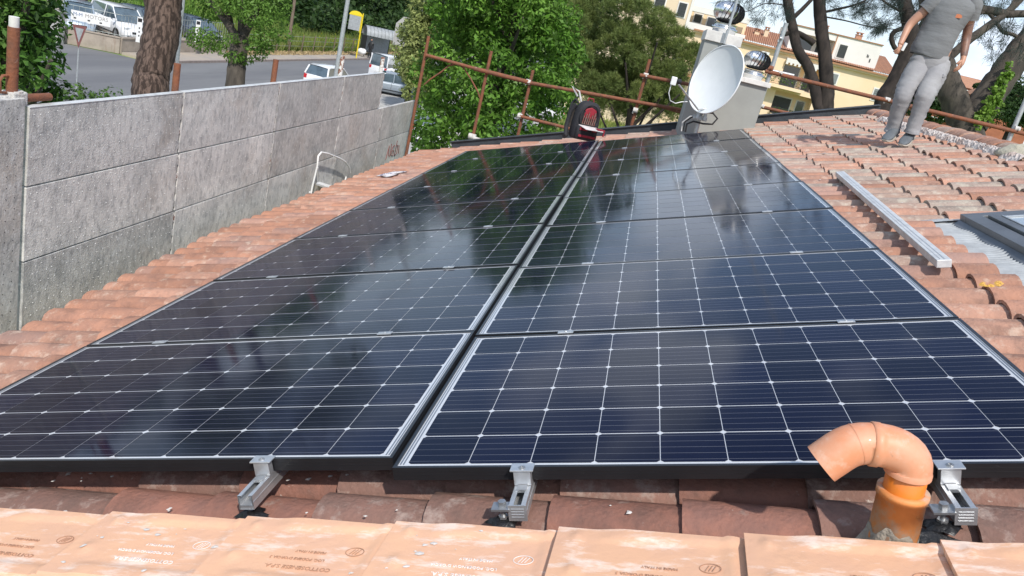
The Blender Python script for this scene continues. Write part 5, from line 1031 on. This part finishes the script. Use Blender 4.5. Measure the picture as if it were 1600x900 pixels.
# 2 leafy robinia-like tree beside it
D2 = 18; q = [atD(x, y, D2) for x, y in ((366, 150), (370, 100), (376, 60))]; P = Vector((q[0].x, q[0].y, 0)); t = tree('leafy_tree', P, 'forked tree with bright feathery leaves between pine trunk and lamp post')
e = MB(); e.path([p - P for p in smooth_pts([Vector((q[0].x, q[0].y, 0)), q[0], q[1], q[2]], 5)], [.22] * 6 + [.20] * 4 + [.19] * 6, 16, wob=.07)
for tp in (((373, 72), (360, 40), (352, -30)), ((376, 70), (378, 30), (380, -50)), ((372, 62), (345, 22), (320, -5)), ((378, 60), (400, 20), (425, -30))):
    limb(e, smooth_pts([atD(x, y, D2 + random.uniform(-.2, .4)) - P for x, y in tp], 4), .10, .06, 10)
e.build('trunk', 'bark_grey', t)
bl = []
for x, y, r_ in ((318, 62, .2), (335, 66, .26), (352, 78, .22), (395, 70, .22), (410, 60, .28), (330, 20, .3), (345, 0, .4), (372, 10, .35), (400, 20, .45), (420, 35, .45), (385, -20, .6), (430, 10, .4), (350, -45, .7), (440, 55, .25), (405, 85, .2), (385, 92, .2), (365, 90, .2), (420, -40, .8), (380, -90, 1.1), (330, -100, .9), (455, -20, .35), (310, 5, .25), (362, 60, .18), (415, 75, .2)):
    bl.append((np.array(atD(x, y, D2 + U(-.5, .6)) - P), r_ * 1.0))
bl.insert(0, (bl[0][0], .4)); crown('crown', bl, 560, .085, 'leaf_robinia', t, asp=.42, droop=.8)
# 3 glossy broadleaf at far left
D3 = 8.5; q = atD(20, 90, D3); P = Vector((q.x, q.y, 0)); t = tree('glossy_tree', P, 'dense glossy leaved tree at the left edge behind the rusty tube')
e = MB(); e.path([(0, 0, 0), (.1, .1, 2.5), (-.1, 0, 5.2)], [.16, .13, .07], 10, wob=.05)
for a in range(7): limb(e, [(0, 0, 3 + a * .3), (.6 * math.cos(a * 2), .6 * math.sin(a * 2), 4 + a * .35)], .06, .02, 7)
e.build('trunk', 'bark_grey', t); bl = [(np.array(atD(30, 60, D3) - P), .30)]
for i in range(170):
    y = U(-110, 150); xr = (76 if y < 60 else 74) - max(0, y - 95) * .35 + 10 * math.sin(y * .07); x = U(-90, xr); bl.append((np.array(atD(x, y, D3 + U(-.6, 1.0)) - P), U(.16, .30)))
crown('crown', bl, 105, .11, 'leaf_ficus', t, asp=.42, droop=.7, upb=.6)
# low plants at the wall foot
for k, (x, y, D, r_) in enumerate(((105, 158, 9, .28), (55, 165, 9, .3), (170, 152, 12, .18))):
    q = atD(x, y, D); P = Vector((q.x, q.y, 0)); t = tree('shrub', P, ('green shrub peeping over the hoarding beside the tube stub', 'low leafy shrub under the glossy tree', 'thin twig shrub beside the pine trunk base')[k], 'shrub'); e = MB(); e.tube((0, 0, 0), (0, 0, q.z), .03, n=6); e.build('stem', 'bark_grey', t)
    crown('foliage', [(np.array(atD(x + dx, y + dy, D) - P), r_) for dx, dy in ((0, 0), (-14, 4), (14, 3), (5, -5))], 150 if k < 2 else 30, .07, 'leaf_ficus', t, droop=.3)
# 4 big bright tree behind the guard rail
D4 = 19; P = atD(770, 180, D4); P = Vector((P.x, P.y, 0)); t = tree('broadleaf_tree', P, 'big bright green broadleaf tree filling the middle behind the guard rail')
e = MB(); e.path(smooth_pts([(0, 0, 0), (.1, 0, 2), (-.1, .1, 4.5), (.1, 0, 7)], 4), [.26] * 5 + [.2] * 4 + [.12] * 4, 12, wob=.06)
for a in range(12): limb(e, [(0, 0, 1.5 + a * .45), (1.2 * math.cos(a * 2.2), 1.2 * math.sin(a * 2.2), 2.6 + a * .5)], .08, .02, 7)
e.build('trunk', 'bark_grey', t); bl = [(np.array((0, 0, 4.5)), .55)]
edge = [(-140, 705, 850), (-40, 700, 880), (0, 700, 885), (40, 690, 895), (80, 668, 898), (120, 660, 900), (160, 652, 880), (200, 648, 860), (240, 650, 850), (300, 650, 850)]
while len(bl) < 330:
    y = U(-150, 290); x = U(630, 915); lo = np.interp(y, [k[0] for k in edge], [k[1] for k in edge]); hi = np.interp(y, [k[0] for k in edge], [k[2] for k in edge])
    if lo - 8 * math.sin(y * .13) < x < hi + 9 * math.sin(y * .09): 
        dd_ = U(-1, 1); bl.append((np.array(atD(x, y, D4 + dd_ * 1.9 * math.cos((x - 770) / 150)) - P), U(.22, .50)))
crown('crown', bl, 300, .14, 'leaf_bright', t, asp=.48, droop=.6, upb=.45)
# 5 yellow-green bushy tree left of it
D5 = 46; P = atD(645, 110, D5); P = Vector((P.x, P.y, 0)); t = tree('bushy_tree', P, 'yellow green bushy tree behind the parked cars, left of the big tree')
e = MB(); e.tube((0, 0, 0), (0, 0, 4), .18, .08); e.build('trunk', 'bark_grey', t); bl = [(np.array((0, 0, 3.)), .8)]
for x0, x1, y0, y1, n in ((632, 665, 35, 130, 45), (655, 720, 0, 90, 50), (690, 740, -40, 40, 25), (640, 690, 100, 150, 20)):
    for _ in range(n): bl.append((np.array(atD(U(x0, x1), U(y0, y1), D5 + U(-1, 1.5)) - P), U(.5, .95)))
crown('crown', bl, 200, .22, 'leaf_olive', t, asp=.5)
# 6 round pine
D6 = 30; P = atD(985, 205, D6); P = Vector((P.x, P.y, 0)); t = tree('round_pine', P, 'rounded dark green pine in front of the yellow apartment block')
e = MB(); e.path([(0, 0, 0), (.1, 0, 2.2), (-.2, .1, 4.5)], [.24, .2, .12], 10, wob=.06)
for a in range(14): limb(e, [(0, 0, 1.6 + a * .2), (1.5 * math.cos(a * 2.3), 1.5 * math.sin(a * 2.3), 3 + a * .3)], .07, .03, 6)
e.build('trunk', 'bark_dark', t); bl = []
while len(bl) < 250:
    x, y = U(880, 1098), U(-60, 188); 
    d = ((x - 985) / 108) ** 2 + ((y - 70) / 112) ** 2; lim = 1.0 + .12 * math.sin(x * .11) + .1 * math.sin(y * .09)
    top_ok = y > np.interp(x, [880, 960, 1000, 1040, 1098], [-60, -35, 2, 25, 85])
    if d < lim and top_ok: bl.append((np.array(atD(x, y, D6 + U(-1.6, 2.0) * math.sqrt(max(0, 1.15 - d))) - P), U(.22, .40)))
for _ in range(70): bl.append((np.array(atD(U(905, 1060), U(110, 186), D6 + U(.5, 2.5)) - P), U(.25, .42)))
Pn = []; On = []
for c, r_ in bl:
    k = int(115 * (r_ / .33) ** 2); d = nrm(rng.normal(size=(k, 3)) + np.array([0, 0, .9])); Pn.append(c + d * r_ * rng.uniform(.5, 1, (k, 1))); On.append(d + np.array([0, 0, .5]))
needles('crown', np.concatenate(Pn), nrm(np.concatenate(On)), .17, .018, 7, 'needle', t, .45)
# 7 dark backing trees between big tree and pine
D7 = 42; P = atD(900, 150, D7); P = Vector((P.x, P.y, 0)); t = tree('dark_tree', P, 'dark leaved tree in the gap between the big tree and the round pine')
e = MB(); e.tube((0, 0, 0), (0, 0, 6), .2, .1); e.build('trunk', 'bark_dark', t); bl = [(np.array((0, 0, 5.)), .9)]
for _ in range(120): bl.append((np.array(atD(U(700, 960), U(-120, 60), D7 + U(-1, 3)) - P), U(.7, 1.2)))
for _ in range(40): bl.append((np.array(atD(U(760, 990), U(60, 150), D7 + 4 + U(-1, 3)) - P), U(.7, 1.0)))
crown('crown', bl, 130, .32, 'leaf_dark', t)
# 8 pine trunk behind the banner
P = Vector(atD(120, 62, 56)); P.z = 0; t = tree('pine_tree', P, 'broad pine trunk rising behind the banner sign'); e = MB(); e.path(smooth_pts([(0, 0, 0), (.1, 0, 4), (.4, 0, 9), (.6, 0, 14)], 3), .52, 14, wob=.05); e.build('trunk', 'bark', t)
bl = blobs((.6, 0, 15), (5, 5, 2), 26, 1.4, low=-.3); crown('crown', bl, 200, .35, 'leaf_dark', t)
# 9 forked dark pine on the right
D9 = 24
def pine(D, base_px, trunks, lab, name='pine_tree', bark='bark_dark'):
    q = atD(*base_px, D); P = Vector((q.x, q.y, 0)); t = tree(name, P, lab); e = MB()
    for pts, r0, r1 in trunks:
        pts = [atD(x, y, D + (dz[0] if dz else 0)) - P for x, y, *dz in pts]; pts = smooth_pts(pts, 5); k = len(pts); e.path(pts, [r0 + (r1 - r0) * i / (k - 1) for i in range(k)], 14, wob=.07)
    e.build('trunk', bark, t); return t, P
def foliage(t, P, D, regions, m='needle_dark', ln=.22, wd=.010, k=12, twig=True):
    Pn = []; On = []; e = MB()
    for x0, x1, y0, y1, n, ax, ay in regions:
        for _ in range(n):
            x, y = U(x0, x1), U(y0, y1); dd_ = D + U(-2.5, 2.5); c = np.array(atD(x, y, dd_) - P); a_ = np.array(atD(x + ax * U(.3, 1), y + ay * U(.3, 1), dd_ + U(-.5, .5)) - P)
            if twig: e.path([Vector(a_), Vector((a_ + c) / 2) + Vector((0, 0, U(-.05, .12))), Vector(c)], [.010, .007, .004], 4, caps=False)
            d = nrm(c - a_); kk = random.randint(5, 12)
            for s in range(kk): Pn.append(c + (a_ - c) * (s / kk) * .45 + rng.normal(size=3) * .05); On.append(d + rng.normal(size=3) * .35 + np.array([0, 0, -.15]))
    if twig: tag(e.build('twigs', 'bark_dark', t), kind='stuff')
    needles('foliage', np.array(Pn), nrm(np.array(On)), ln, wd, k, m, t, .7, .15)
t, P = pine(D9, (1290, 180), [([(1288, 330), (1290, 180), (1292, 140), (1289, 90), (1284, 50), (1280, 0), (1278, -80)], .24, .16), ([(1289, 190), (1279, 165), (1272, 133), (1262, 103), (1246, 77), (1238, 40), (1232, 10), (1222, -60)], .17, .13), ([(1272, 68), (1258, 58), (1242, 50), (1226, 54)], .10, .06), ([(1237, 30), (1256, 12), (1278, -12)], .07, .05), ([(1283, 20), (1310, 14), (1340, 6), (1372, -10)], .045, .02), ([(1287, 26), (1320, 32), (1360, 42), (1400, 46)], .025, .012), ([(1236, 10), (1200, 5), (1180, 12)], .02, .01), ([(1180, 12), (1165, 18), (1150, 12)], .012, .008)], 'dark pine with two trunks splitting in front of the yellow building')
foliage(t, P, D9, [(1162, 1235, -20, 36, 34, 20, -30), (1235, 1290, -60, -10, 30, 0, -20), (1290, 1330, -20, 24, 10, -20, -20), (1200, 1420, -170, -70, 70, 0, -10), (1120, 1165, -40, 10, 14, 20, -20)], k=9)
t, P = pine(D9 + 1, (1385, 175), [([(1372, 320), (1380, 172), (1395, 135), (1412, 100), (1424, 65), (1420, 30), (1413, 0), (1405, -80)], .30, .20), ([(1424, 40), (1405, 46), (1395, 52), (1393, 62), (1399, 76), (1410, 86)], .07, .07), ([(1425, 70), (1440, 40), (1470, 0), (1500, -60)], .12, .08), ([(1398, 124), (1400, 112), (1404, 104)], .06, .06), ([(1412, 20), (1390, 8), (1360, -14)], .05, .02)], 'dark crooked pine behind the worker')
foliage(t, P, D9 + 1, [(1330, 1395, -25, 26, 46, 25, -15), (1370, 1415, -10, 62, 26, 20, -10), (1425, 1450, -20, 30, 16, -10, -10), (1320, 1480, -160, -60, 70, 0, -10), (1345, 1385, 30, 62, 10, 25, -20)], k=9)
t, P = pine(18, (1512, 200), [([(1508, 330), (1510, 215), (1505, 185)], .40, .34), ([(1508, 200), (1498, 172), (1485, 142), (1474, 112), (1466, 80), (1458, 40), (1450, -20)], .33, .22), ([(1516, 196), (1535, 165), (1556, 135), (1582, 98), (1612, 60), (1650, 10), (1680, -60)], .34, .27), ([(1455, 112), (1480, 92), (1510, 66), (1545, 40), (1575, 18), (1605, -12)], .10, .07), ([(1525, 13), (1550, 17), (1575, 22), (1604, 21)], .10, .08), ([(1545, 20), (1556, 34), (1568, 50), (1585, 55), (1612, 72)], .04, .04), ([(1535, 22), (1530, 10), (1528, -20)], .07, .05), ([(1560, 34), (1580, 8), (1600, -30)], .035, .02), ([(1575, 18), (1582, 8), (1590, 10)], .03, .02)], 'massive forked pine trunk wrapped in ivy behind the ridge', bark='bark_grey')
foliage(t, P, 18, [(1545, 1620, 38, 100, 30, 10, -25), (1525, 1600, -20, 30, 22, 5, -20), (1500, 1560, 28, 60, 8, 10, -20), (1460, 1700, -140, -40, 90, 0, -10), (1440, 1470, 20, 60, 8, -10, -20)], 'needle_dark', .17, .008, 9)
iv = []; 
for _ in range(110):
    s = U(0, 1) ** .7; x = 1580 - 50 * s + U(-6, 6) * (1 + s); y = 100 + 90 * s + U(-12, 12); iv.append((np.array(atD(x + 3, y + 5, 18 - .42 + U(-.1, .05)) - P), U(.04, .09)))
iv.insert(0, (iv[0][0], .1)); crown('ivy', iv, 16, .085, 'ivy', t, asp=.8, droop=.5, upb=.1)
# far trees right
for k, (x, y, D, rx_, rz_, lab) in enumerate(((1590, 168, 60, 2.6, 2.0, 'dark green bushy tree at the right edge beyond the ridge'), (1590, 146, 130, 9, 1.6, 'flat topped umbrella pine far behind at the right edge'), (1450, 155, 90, 3.5, 2.2, 'green tree seen between the worker and the forked pine'))):
    q = atD(x, y, D); P = Vector((q.x, q.y, 0)); t = tree('far_tree', P, lab); e = MB(); e.tube((0, 0, 0), (0, 0, q.z), .25, .12); e.build('trunk', 'bark_dark', t)
    bl = blobs((0, 0, q.z), (rx_, rx_, rz_), 40, rz_ * .5, hollow=.2); crown('crown', bl, 200, .4 if k else .25, 'leaf_dark', t)
# ================================================================== apartment building
Y0 = 72.0; S_ = (Y0 - CAM.y) / (60 - CAM.y)
def bx_(x): return CAM.x + (x - CAM.x) * S_
def bz_(z): return CAM.z + (z - CAM.z) * S_
ap = empty('apartment_building', Vector((bx_(8), Y0, 0)), 'yellow apartment building with clay roof, balconies and white attic storey', 'building'); AP = ap.location
def bbx(e, x0, x1, z0, z1, d0=0.0, d1=.2): e.bb((bx_(x0) - AP.x, -d1, bz_(z0)), (bx_(x1) - AP.x, -d0, bz_(z1))); return e
e = MB(); e.bb((bx_(2.05) - AP.x, 0, 0), (bx_(8.0) - AP.x, 12, bz_(8.75))); e.bb((bx_(12.1) - AP.x, 0, 0), (bx_(16.9) - AP.x, 12, bz_(8.75)))
e.bb((bx_(8.0) - AP.x, 0, bz_(8.15)), (bx_(12.1) - AP.x, 12, bz_(8.75))); e.bb((bx_(8.0) - AP.x, 1.3, 0), (bx_(12.1) - AP.x, 12, bz_(8.15))); e.bb((bx_(8.0) - AP.x, 0, 0), (bx_(9.45) - AP.x, 1.3, bz_(8.15))); e.bb((bx_(9.45) - AP.x, 0, bz_(6.12)), (bx_(12.1) - AP.x, 1.3, bz_(6.45)))
e.build('wall', 'plaster', ap)
e = MB(); e.bb((bx_(-5.5) - AP.x, -.05, 0), (bx_(2.05) - AP.x, 12, bz_(11.8))); e.build('left_wall', 'plaster_beige', ap)
e = MB(); bbx(e, 2.05, 6.2, 9.98, 10.36, -1.0, .1); bbx(e, 2.05, 6.2, 8.75, 9.22, -1.0, .08); e.build('loggia_parapet', 'plaster_white', ap)
e = MB(); e.bb((bx_(2.05) - AP.x, 1.6, bz_(8.7)), (bx_(6.2) - AP.x, 10, bz_(10.36))); e.build('loggia_wall', 'plaster', ap); e = MB(); e.bb((bx_(1.9) - AP.x, -.12, bz_(8.7)), (bx_(2.12) - AP.x, 1.6, bz_(10.8))); e.build('white_pier', 'plaster_white', ap)
def win(x0, x1, z0, z1, m='shutter', d=.06, fr=True, slats=5, ins=0.0):
    if fr: f_ = MB(); bbx(f_, x0 - .09, x1 + .09, z0 - .09, z1 + .09, ins, ins + .05); fo = f_.build('window_frame', 'plaster_white', ap)
    q = MB(); bbx(q, x0, x1, z0, z1, ins + .05, ins + d + .03)
    for k in range(1, slats): zz = z0 + (z1 - z0) * k / slats; bbx(q, x0 + .03, x1 - .03, zz - .01, zz + .01, ins + d + .03, ins + d + .05)
    return q.build('window', m, ap)
win(1.12, 1.66, 9.42, 10.33, d=.1, ins=.05); win(2.42, 2.95, 9.35, 9.92, 'shutter', fr=True, ins=-1.6); win(3.4, 4.0, 9.1, 9.9, 'glass_dark', ins=-1.6, slats=1)
win(12.74, 13.22, 7.47, 8.12, 'shutter_grey', slats=1); win(15.92, 16.36, 7.05, 7.80, 'shutter_grey'); win(7.92, 8.75, 7.55, 7.9, 'shutter_grey', fr=False); win(-.6, 0.1, 9.4, 10.3, ins=.05); win(-3.0, -2.4, 9.4, 10.3, ins=.05)
win(7.7, 8.4, 5.3, 6.0, 'shutter_grey'); win(13.0, 13.6, 4.8, 5.6, 'shutter_grey')
win(.75, 1.15, 6.85, 7.45, 'shutter'); win(1.75, 2.4, 5.95, 6.7, 'glass_dark', slats=1)
win(9.62, 10.75, 6.5, 7.95, 'glass_dark', ins=-1.3, slats=1); win(11.2, 11.8, 6.5, 7.95, 'shutter', ins=-1.3); win(9.6, 10.85, 4.5, 5.72, 'shutter', ins=-1.3); win(11.3, 11.8, 4.5, 5.72, 'glass_dark', ins=-1.3, slats=1)
win(4.4, 5.1, 6.8, 7.8, 'shutter'); win(5.8, 6.4, 6.8, 7.8, 'shutter')
def balcony(x0, x1, z, dep=1.1):
    e = MB(); bbx(e, x0, x1, z - .22, z, -.0, dep); e.build('balcony_slab', 'plaster', ap); e = MB(); bbx(e, x0, x1, z + .48, z + .51, dep - .06, dep - .02); bbx(e, x0, x1, z + .03, z + .055, dep - .06, dep - .02)
    n = int((x1 - x0) / .075)
    for k in range(n + 1): xx = x0 + (x1 - x0) * k / n; bbx(e, xx - .011, xx + .011, z, z + .5, dep - .05, dep - .03)
    rl_ = e.build('railing', 'balcony_dark', ap); Pn = np.array([(bx_(U(x0, x1)) - AP.x, -dep + U(0, .1), bz_(z + U(.1, .5))) for _ in range(260)]); tag(fast_quads('balcony_plants', leafquads(Pn, np.zeros((260, 3)), .16), ['leaf_robinia'], rl_), kind='stuff')
balcony(8.0, 11.18, 6.52); balcony(9.5, 11.0, 4.5, .5); balcony(1.2, 3.5, 5.75, .9)
e = MB(); bbx(e, 1.0, 3.6, 5.55, 5.78, .9, .98); e.build('terracotta_band', 'brown_band', ap)
e = MB(); bbx(e, 9.45, 12.1, 8.13, 8.42, .0, .35); 
for k in range(9): x = 9.45 + .29 * k; bbx(e, x, x + .16, 8.0, 8.13, .30, .35)
e.build('awning', 'plaster_white', ap)
e = MB(); bbx(e, 7.62, 8.16, 8.12, 8.46, 0, .35); ac = e.build('air_conditioner', 'white', ap); e = MB(); e.lathe([(.0, .0), (.13, .0), (.16, .02)], (0, 0, 0), 14, mtx=Matrix.Rotation(math.pi / 2, 4, 'X')); f_ = e.build('fan', 'shutter_grey', ac); f_.location = (bx_(7.86) - AP.x, -.37, bz_(8.29))
# roof with clay tile rows (running up the slope)
def clayroof(x0, x1, z0, z1, dep, n):
    e = MB()
    for k in range(n):
        a, c = x0 + (x1 - x0) * k / n, x0 + (x1 - x0) * (k + 1) / n; m_ = (a + c) / 2; X = [bx_(v) - AP.x for v in (a, a + (m_ - a) * .4, m_ + (c - m_) * .6, c)]
        for (xa, ha), (xb, hb) in zip(zip(X, (0, .09, .09, 0)), zip(X[1:], (.09, .09, 0))): e.add([(xa, -.45, bz_(z0) + ha), (xb, -.45, bz_(z0) + hb), (xb, dep, bz_(z1) + hb), (xa, dep, bz_(z1) + ha)], [(0, 1, 2, 3)])
    return e
r1 = clayroof(4.0, 9.25, 8.86, 10.05, 6.0, 34).build('roof', 'roofclay', ap); clayroof(15.45, 17.1, 8.86, 10.22, 6.0, 14).build('roof', 'roofclay', ap); clayroof(9.25, 15.45, 8.86, 9.1, .9, 40).build('roof', 'roofclay', ap)
e = MB(); bbx(e, 2.6, 17.1, 8.74, 8.86, -.2, .42); e.build('eave_gutter', 'brown_band', ap); e = MB(); bbx(e, 2.6, 17.05, 8.62, 8.74, -.2, .28); e.build('eave_board', 'plaster', ap)
e = MB(); e.bb((bx_(12.35) - AP.x, .4, bz_(8.9)), (bx_(15.5) - AP.x, 8, bz_(10.68))); e.bb((bx_(9.25) - AP.x, .4, bz_(10.25)), (bx_(12.35) - AP.x, 8, bz_(10.7))); e.bb((bx_(9.25) - AP.x, .4, bz_(8.9)), (bx_(9.9) - AP.x, 8, bz_(10.25))); e.bb((bx_(9.9) - AP.x, 2.0, bz_(8.9)), (bx_(12.35) - AP.x, 8, bz_(10.25))); e.bb((bx_(9.25) - AP.x, .38, bz_(8.85)), (bx_(12.35) - AP.x, .6, bz_(9.22))); e.build('attic_storey', 'plaster_white', ap)
e = MB(); bbx(e, 9.2, 15.55, 10.68, 10.74, -.45, -.3); bbx(e, 12.33, 12.40, 8.95, 10.68, -.42, -.36); e.build('coping', 'brown_band', ap)
win(12.72, 13.25, 9.27, 10.13, 'shutter', ins=-.4); win(10.1, 11.1, 9.25, 10.0, 'glass_dark', ins=-2.0, slats=1); win(11.4, 12.1, 9.25, 10.0, 'shutter', ins=-2.0)
e = MB(); bbx(e, 14.95, 15.03, 9.4, 9.65, -.41, -.38); bbx(e, 14.7, 14.76, 9.7, 9.9, -.41, -.38); bbx(e, 14.78, 14.84, 9.68, 9.85, -.41, -.38); e.build('wall_stains', 'shutter', ap)
for x, z0, z1, w_ in ((11.86, 10.6, 11.3, .28), (14.25, 10.7, 11.35, .42), (7.2, 9.2, 10.0, .34), (7.85, 9.3, 10.25, .30), (5.5, 9.3, 10.9, .30)):
    e = MB(); e.bb((bx_(x - w_ / 2) - AP.x, 3.0, bz_(z0)), (bx_(x + w_ / 2) - AP.x, 3.5, bz_(z1 - .22))); ck = e.build('chimney', 'plaster_beige' if w_ < .4 else 'roofclay', ap)
    e = MB(); e.bb((bx_(x - w_ * .6) - AP.x, 2.95, bz_(z1 - .22)), (bx_(x + w_ * .6) - AP.x, 3.55, bz_(z1 - .18))); e.bb((bx_(x - w_ * .45) - AP.x, 3.05, bz_(z1 - .18)), (bx_(x - w_ * .2) - AP.x, 3.4, bz_(z1 - .05))); e.bb((bx_(x + w_ * .2) - AP.x, 3.05, bz_(z1 - .18)), (bx_(x + w_ * .45) - AP.x, 3.4, bz_(z1 - .05))); e.bb((bx_(x - w_ * .6) - AP.x, 2.95, bz_(z1 - .05)), (bx_(x + w_ * .6) - AP.x, 3.55, bz_(z1))); e.build('chimney_pot', 'roofclay', ck)
# distant brick house
q = atD(1512, 160, 150); br = empty('brick_building', Vector((q.x, q.y, 0)), 'distant red brick house with white balcony bands beyond the forked pine', 'building'); zt_ = atD(1512, 138, 150).z
e = MB(); e.bb((-9, 0, 0), (9, 10, zt_)); e.build('wall', 'brick_far', br); e = MB(); e.add([(-9.6, -.6, zt_), (9.6, -.6, zt_), (9.6, 10.6, zt_), (-9.6, 10.6, zt_), (-3, 5, zt_ + 2.2), (3, 5, zt_ + 2.2)], [(0, 1, 5, 4), (1, 2, 5), (2, 3, 4, 5), (3, 0, 4)]); e.build('roof', 'roofclay', br)
for z in (zt_ - .35, zt_ - 3.3, zt_ - 6.3): e = MB(); e.bb((-9.2, -.8, z - .3), (9.2, 0, z)); e.build('balcony_band', 'plaster_white', br)
for x in (-7, -4, -1, 2, 5, 8):
    for z in (zt_ - 2.6, zt_ - 5.6): e = MB(); e.bb((x - .5, -.05, z), (x + .5, -.01, z + 1.5)); e.build('window', 'shutter', br)
q = atD(1572, 176, 120); br = empty('orange_house', Vector((q.x, q.y, 0)), 'small orange plastered house at the right behind the ivy trunk', 'building'); zt_ = atD(1575, 160, 120).z
e = MB(); e.bb((-4, 0, 0), (4, 8, zt_)); e.build('wall', 'brick_far', br); e = MB(); e.add([(-4.5, -.5, zt_), (4.5, -.5, zt_), (4.5, 8.5, zt_), (-4.5, 8.5, zt_), (-3, 4, zt_ + 1.6), (3, 4, zt_ + 1.6)], [(0, 1, 5, 4), (1, 2, 5), (2, 3, 4, 5), (3, 0, 4)]); e.build('roof', 'roofclay', br); e = MB(); e.bb((-4.1, -.4, zt_ - 2), (4.1, 0, zt_ - 1.6)); e.build('balcony_band', 'plaster_white', br)
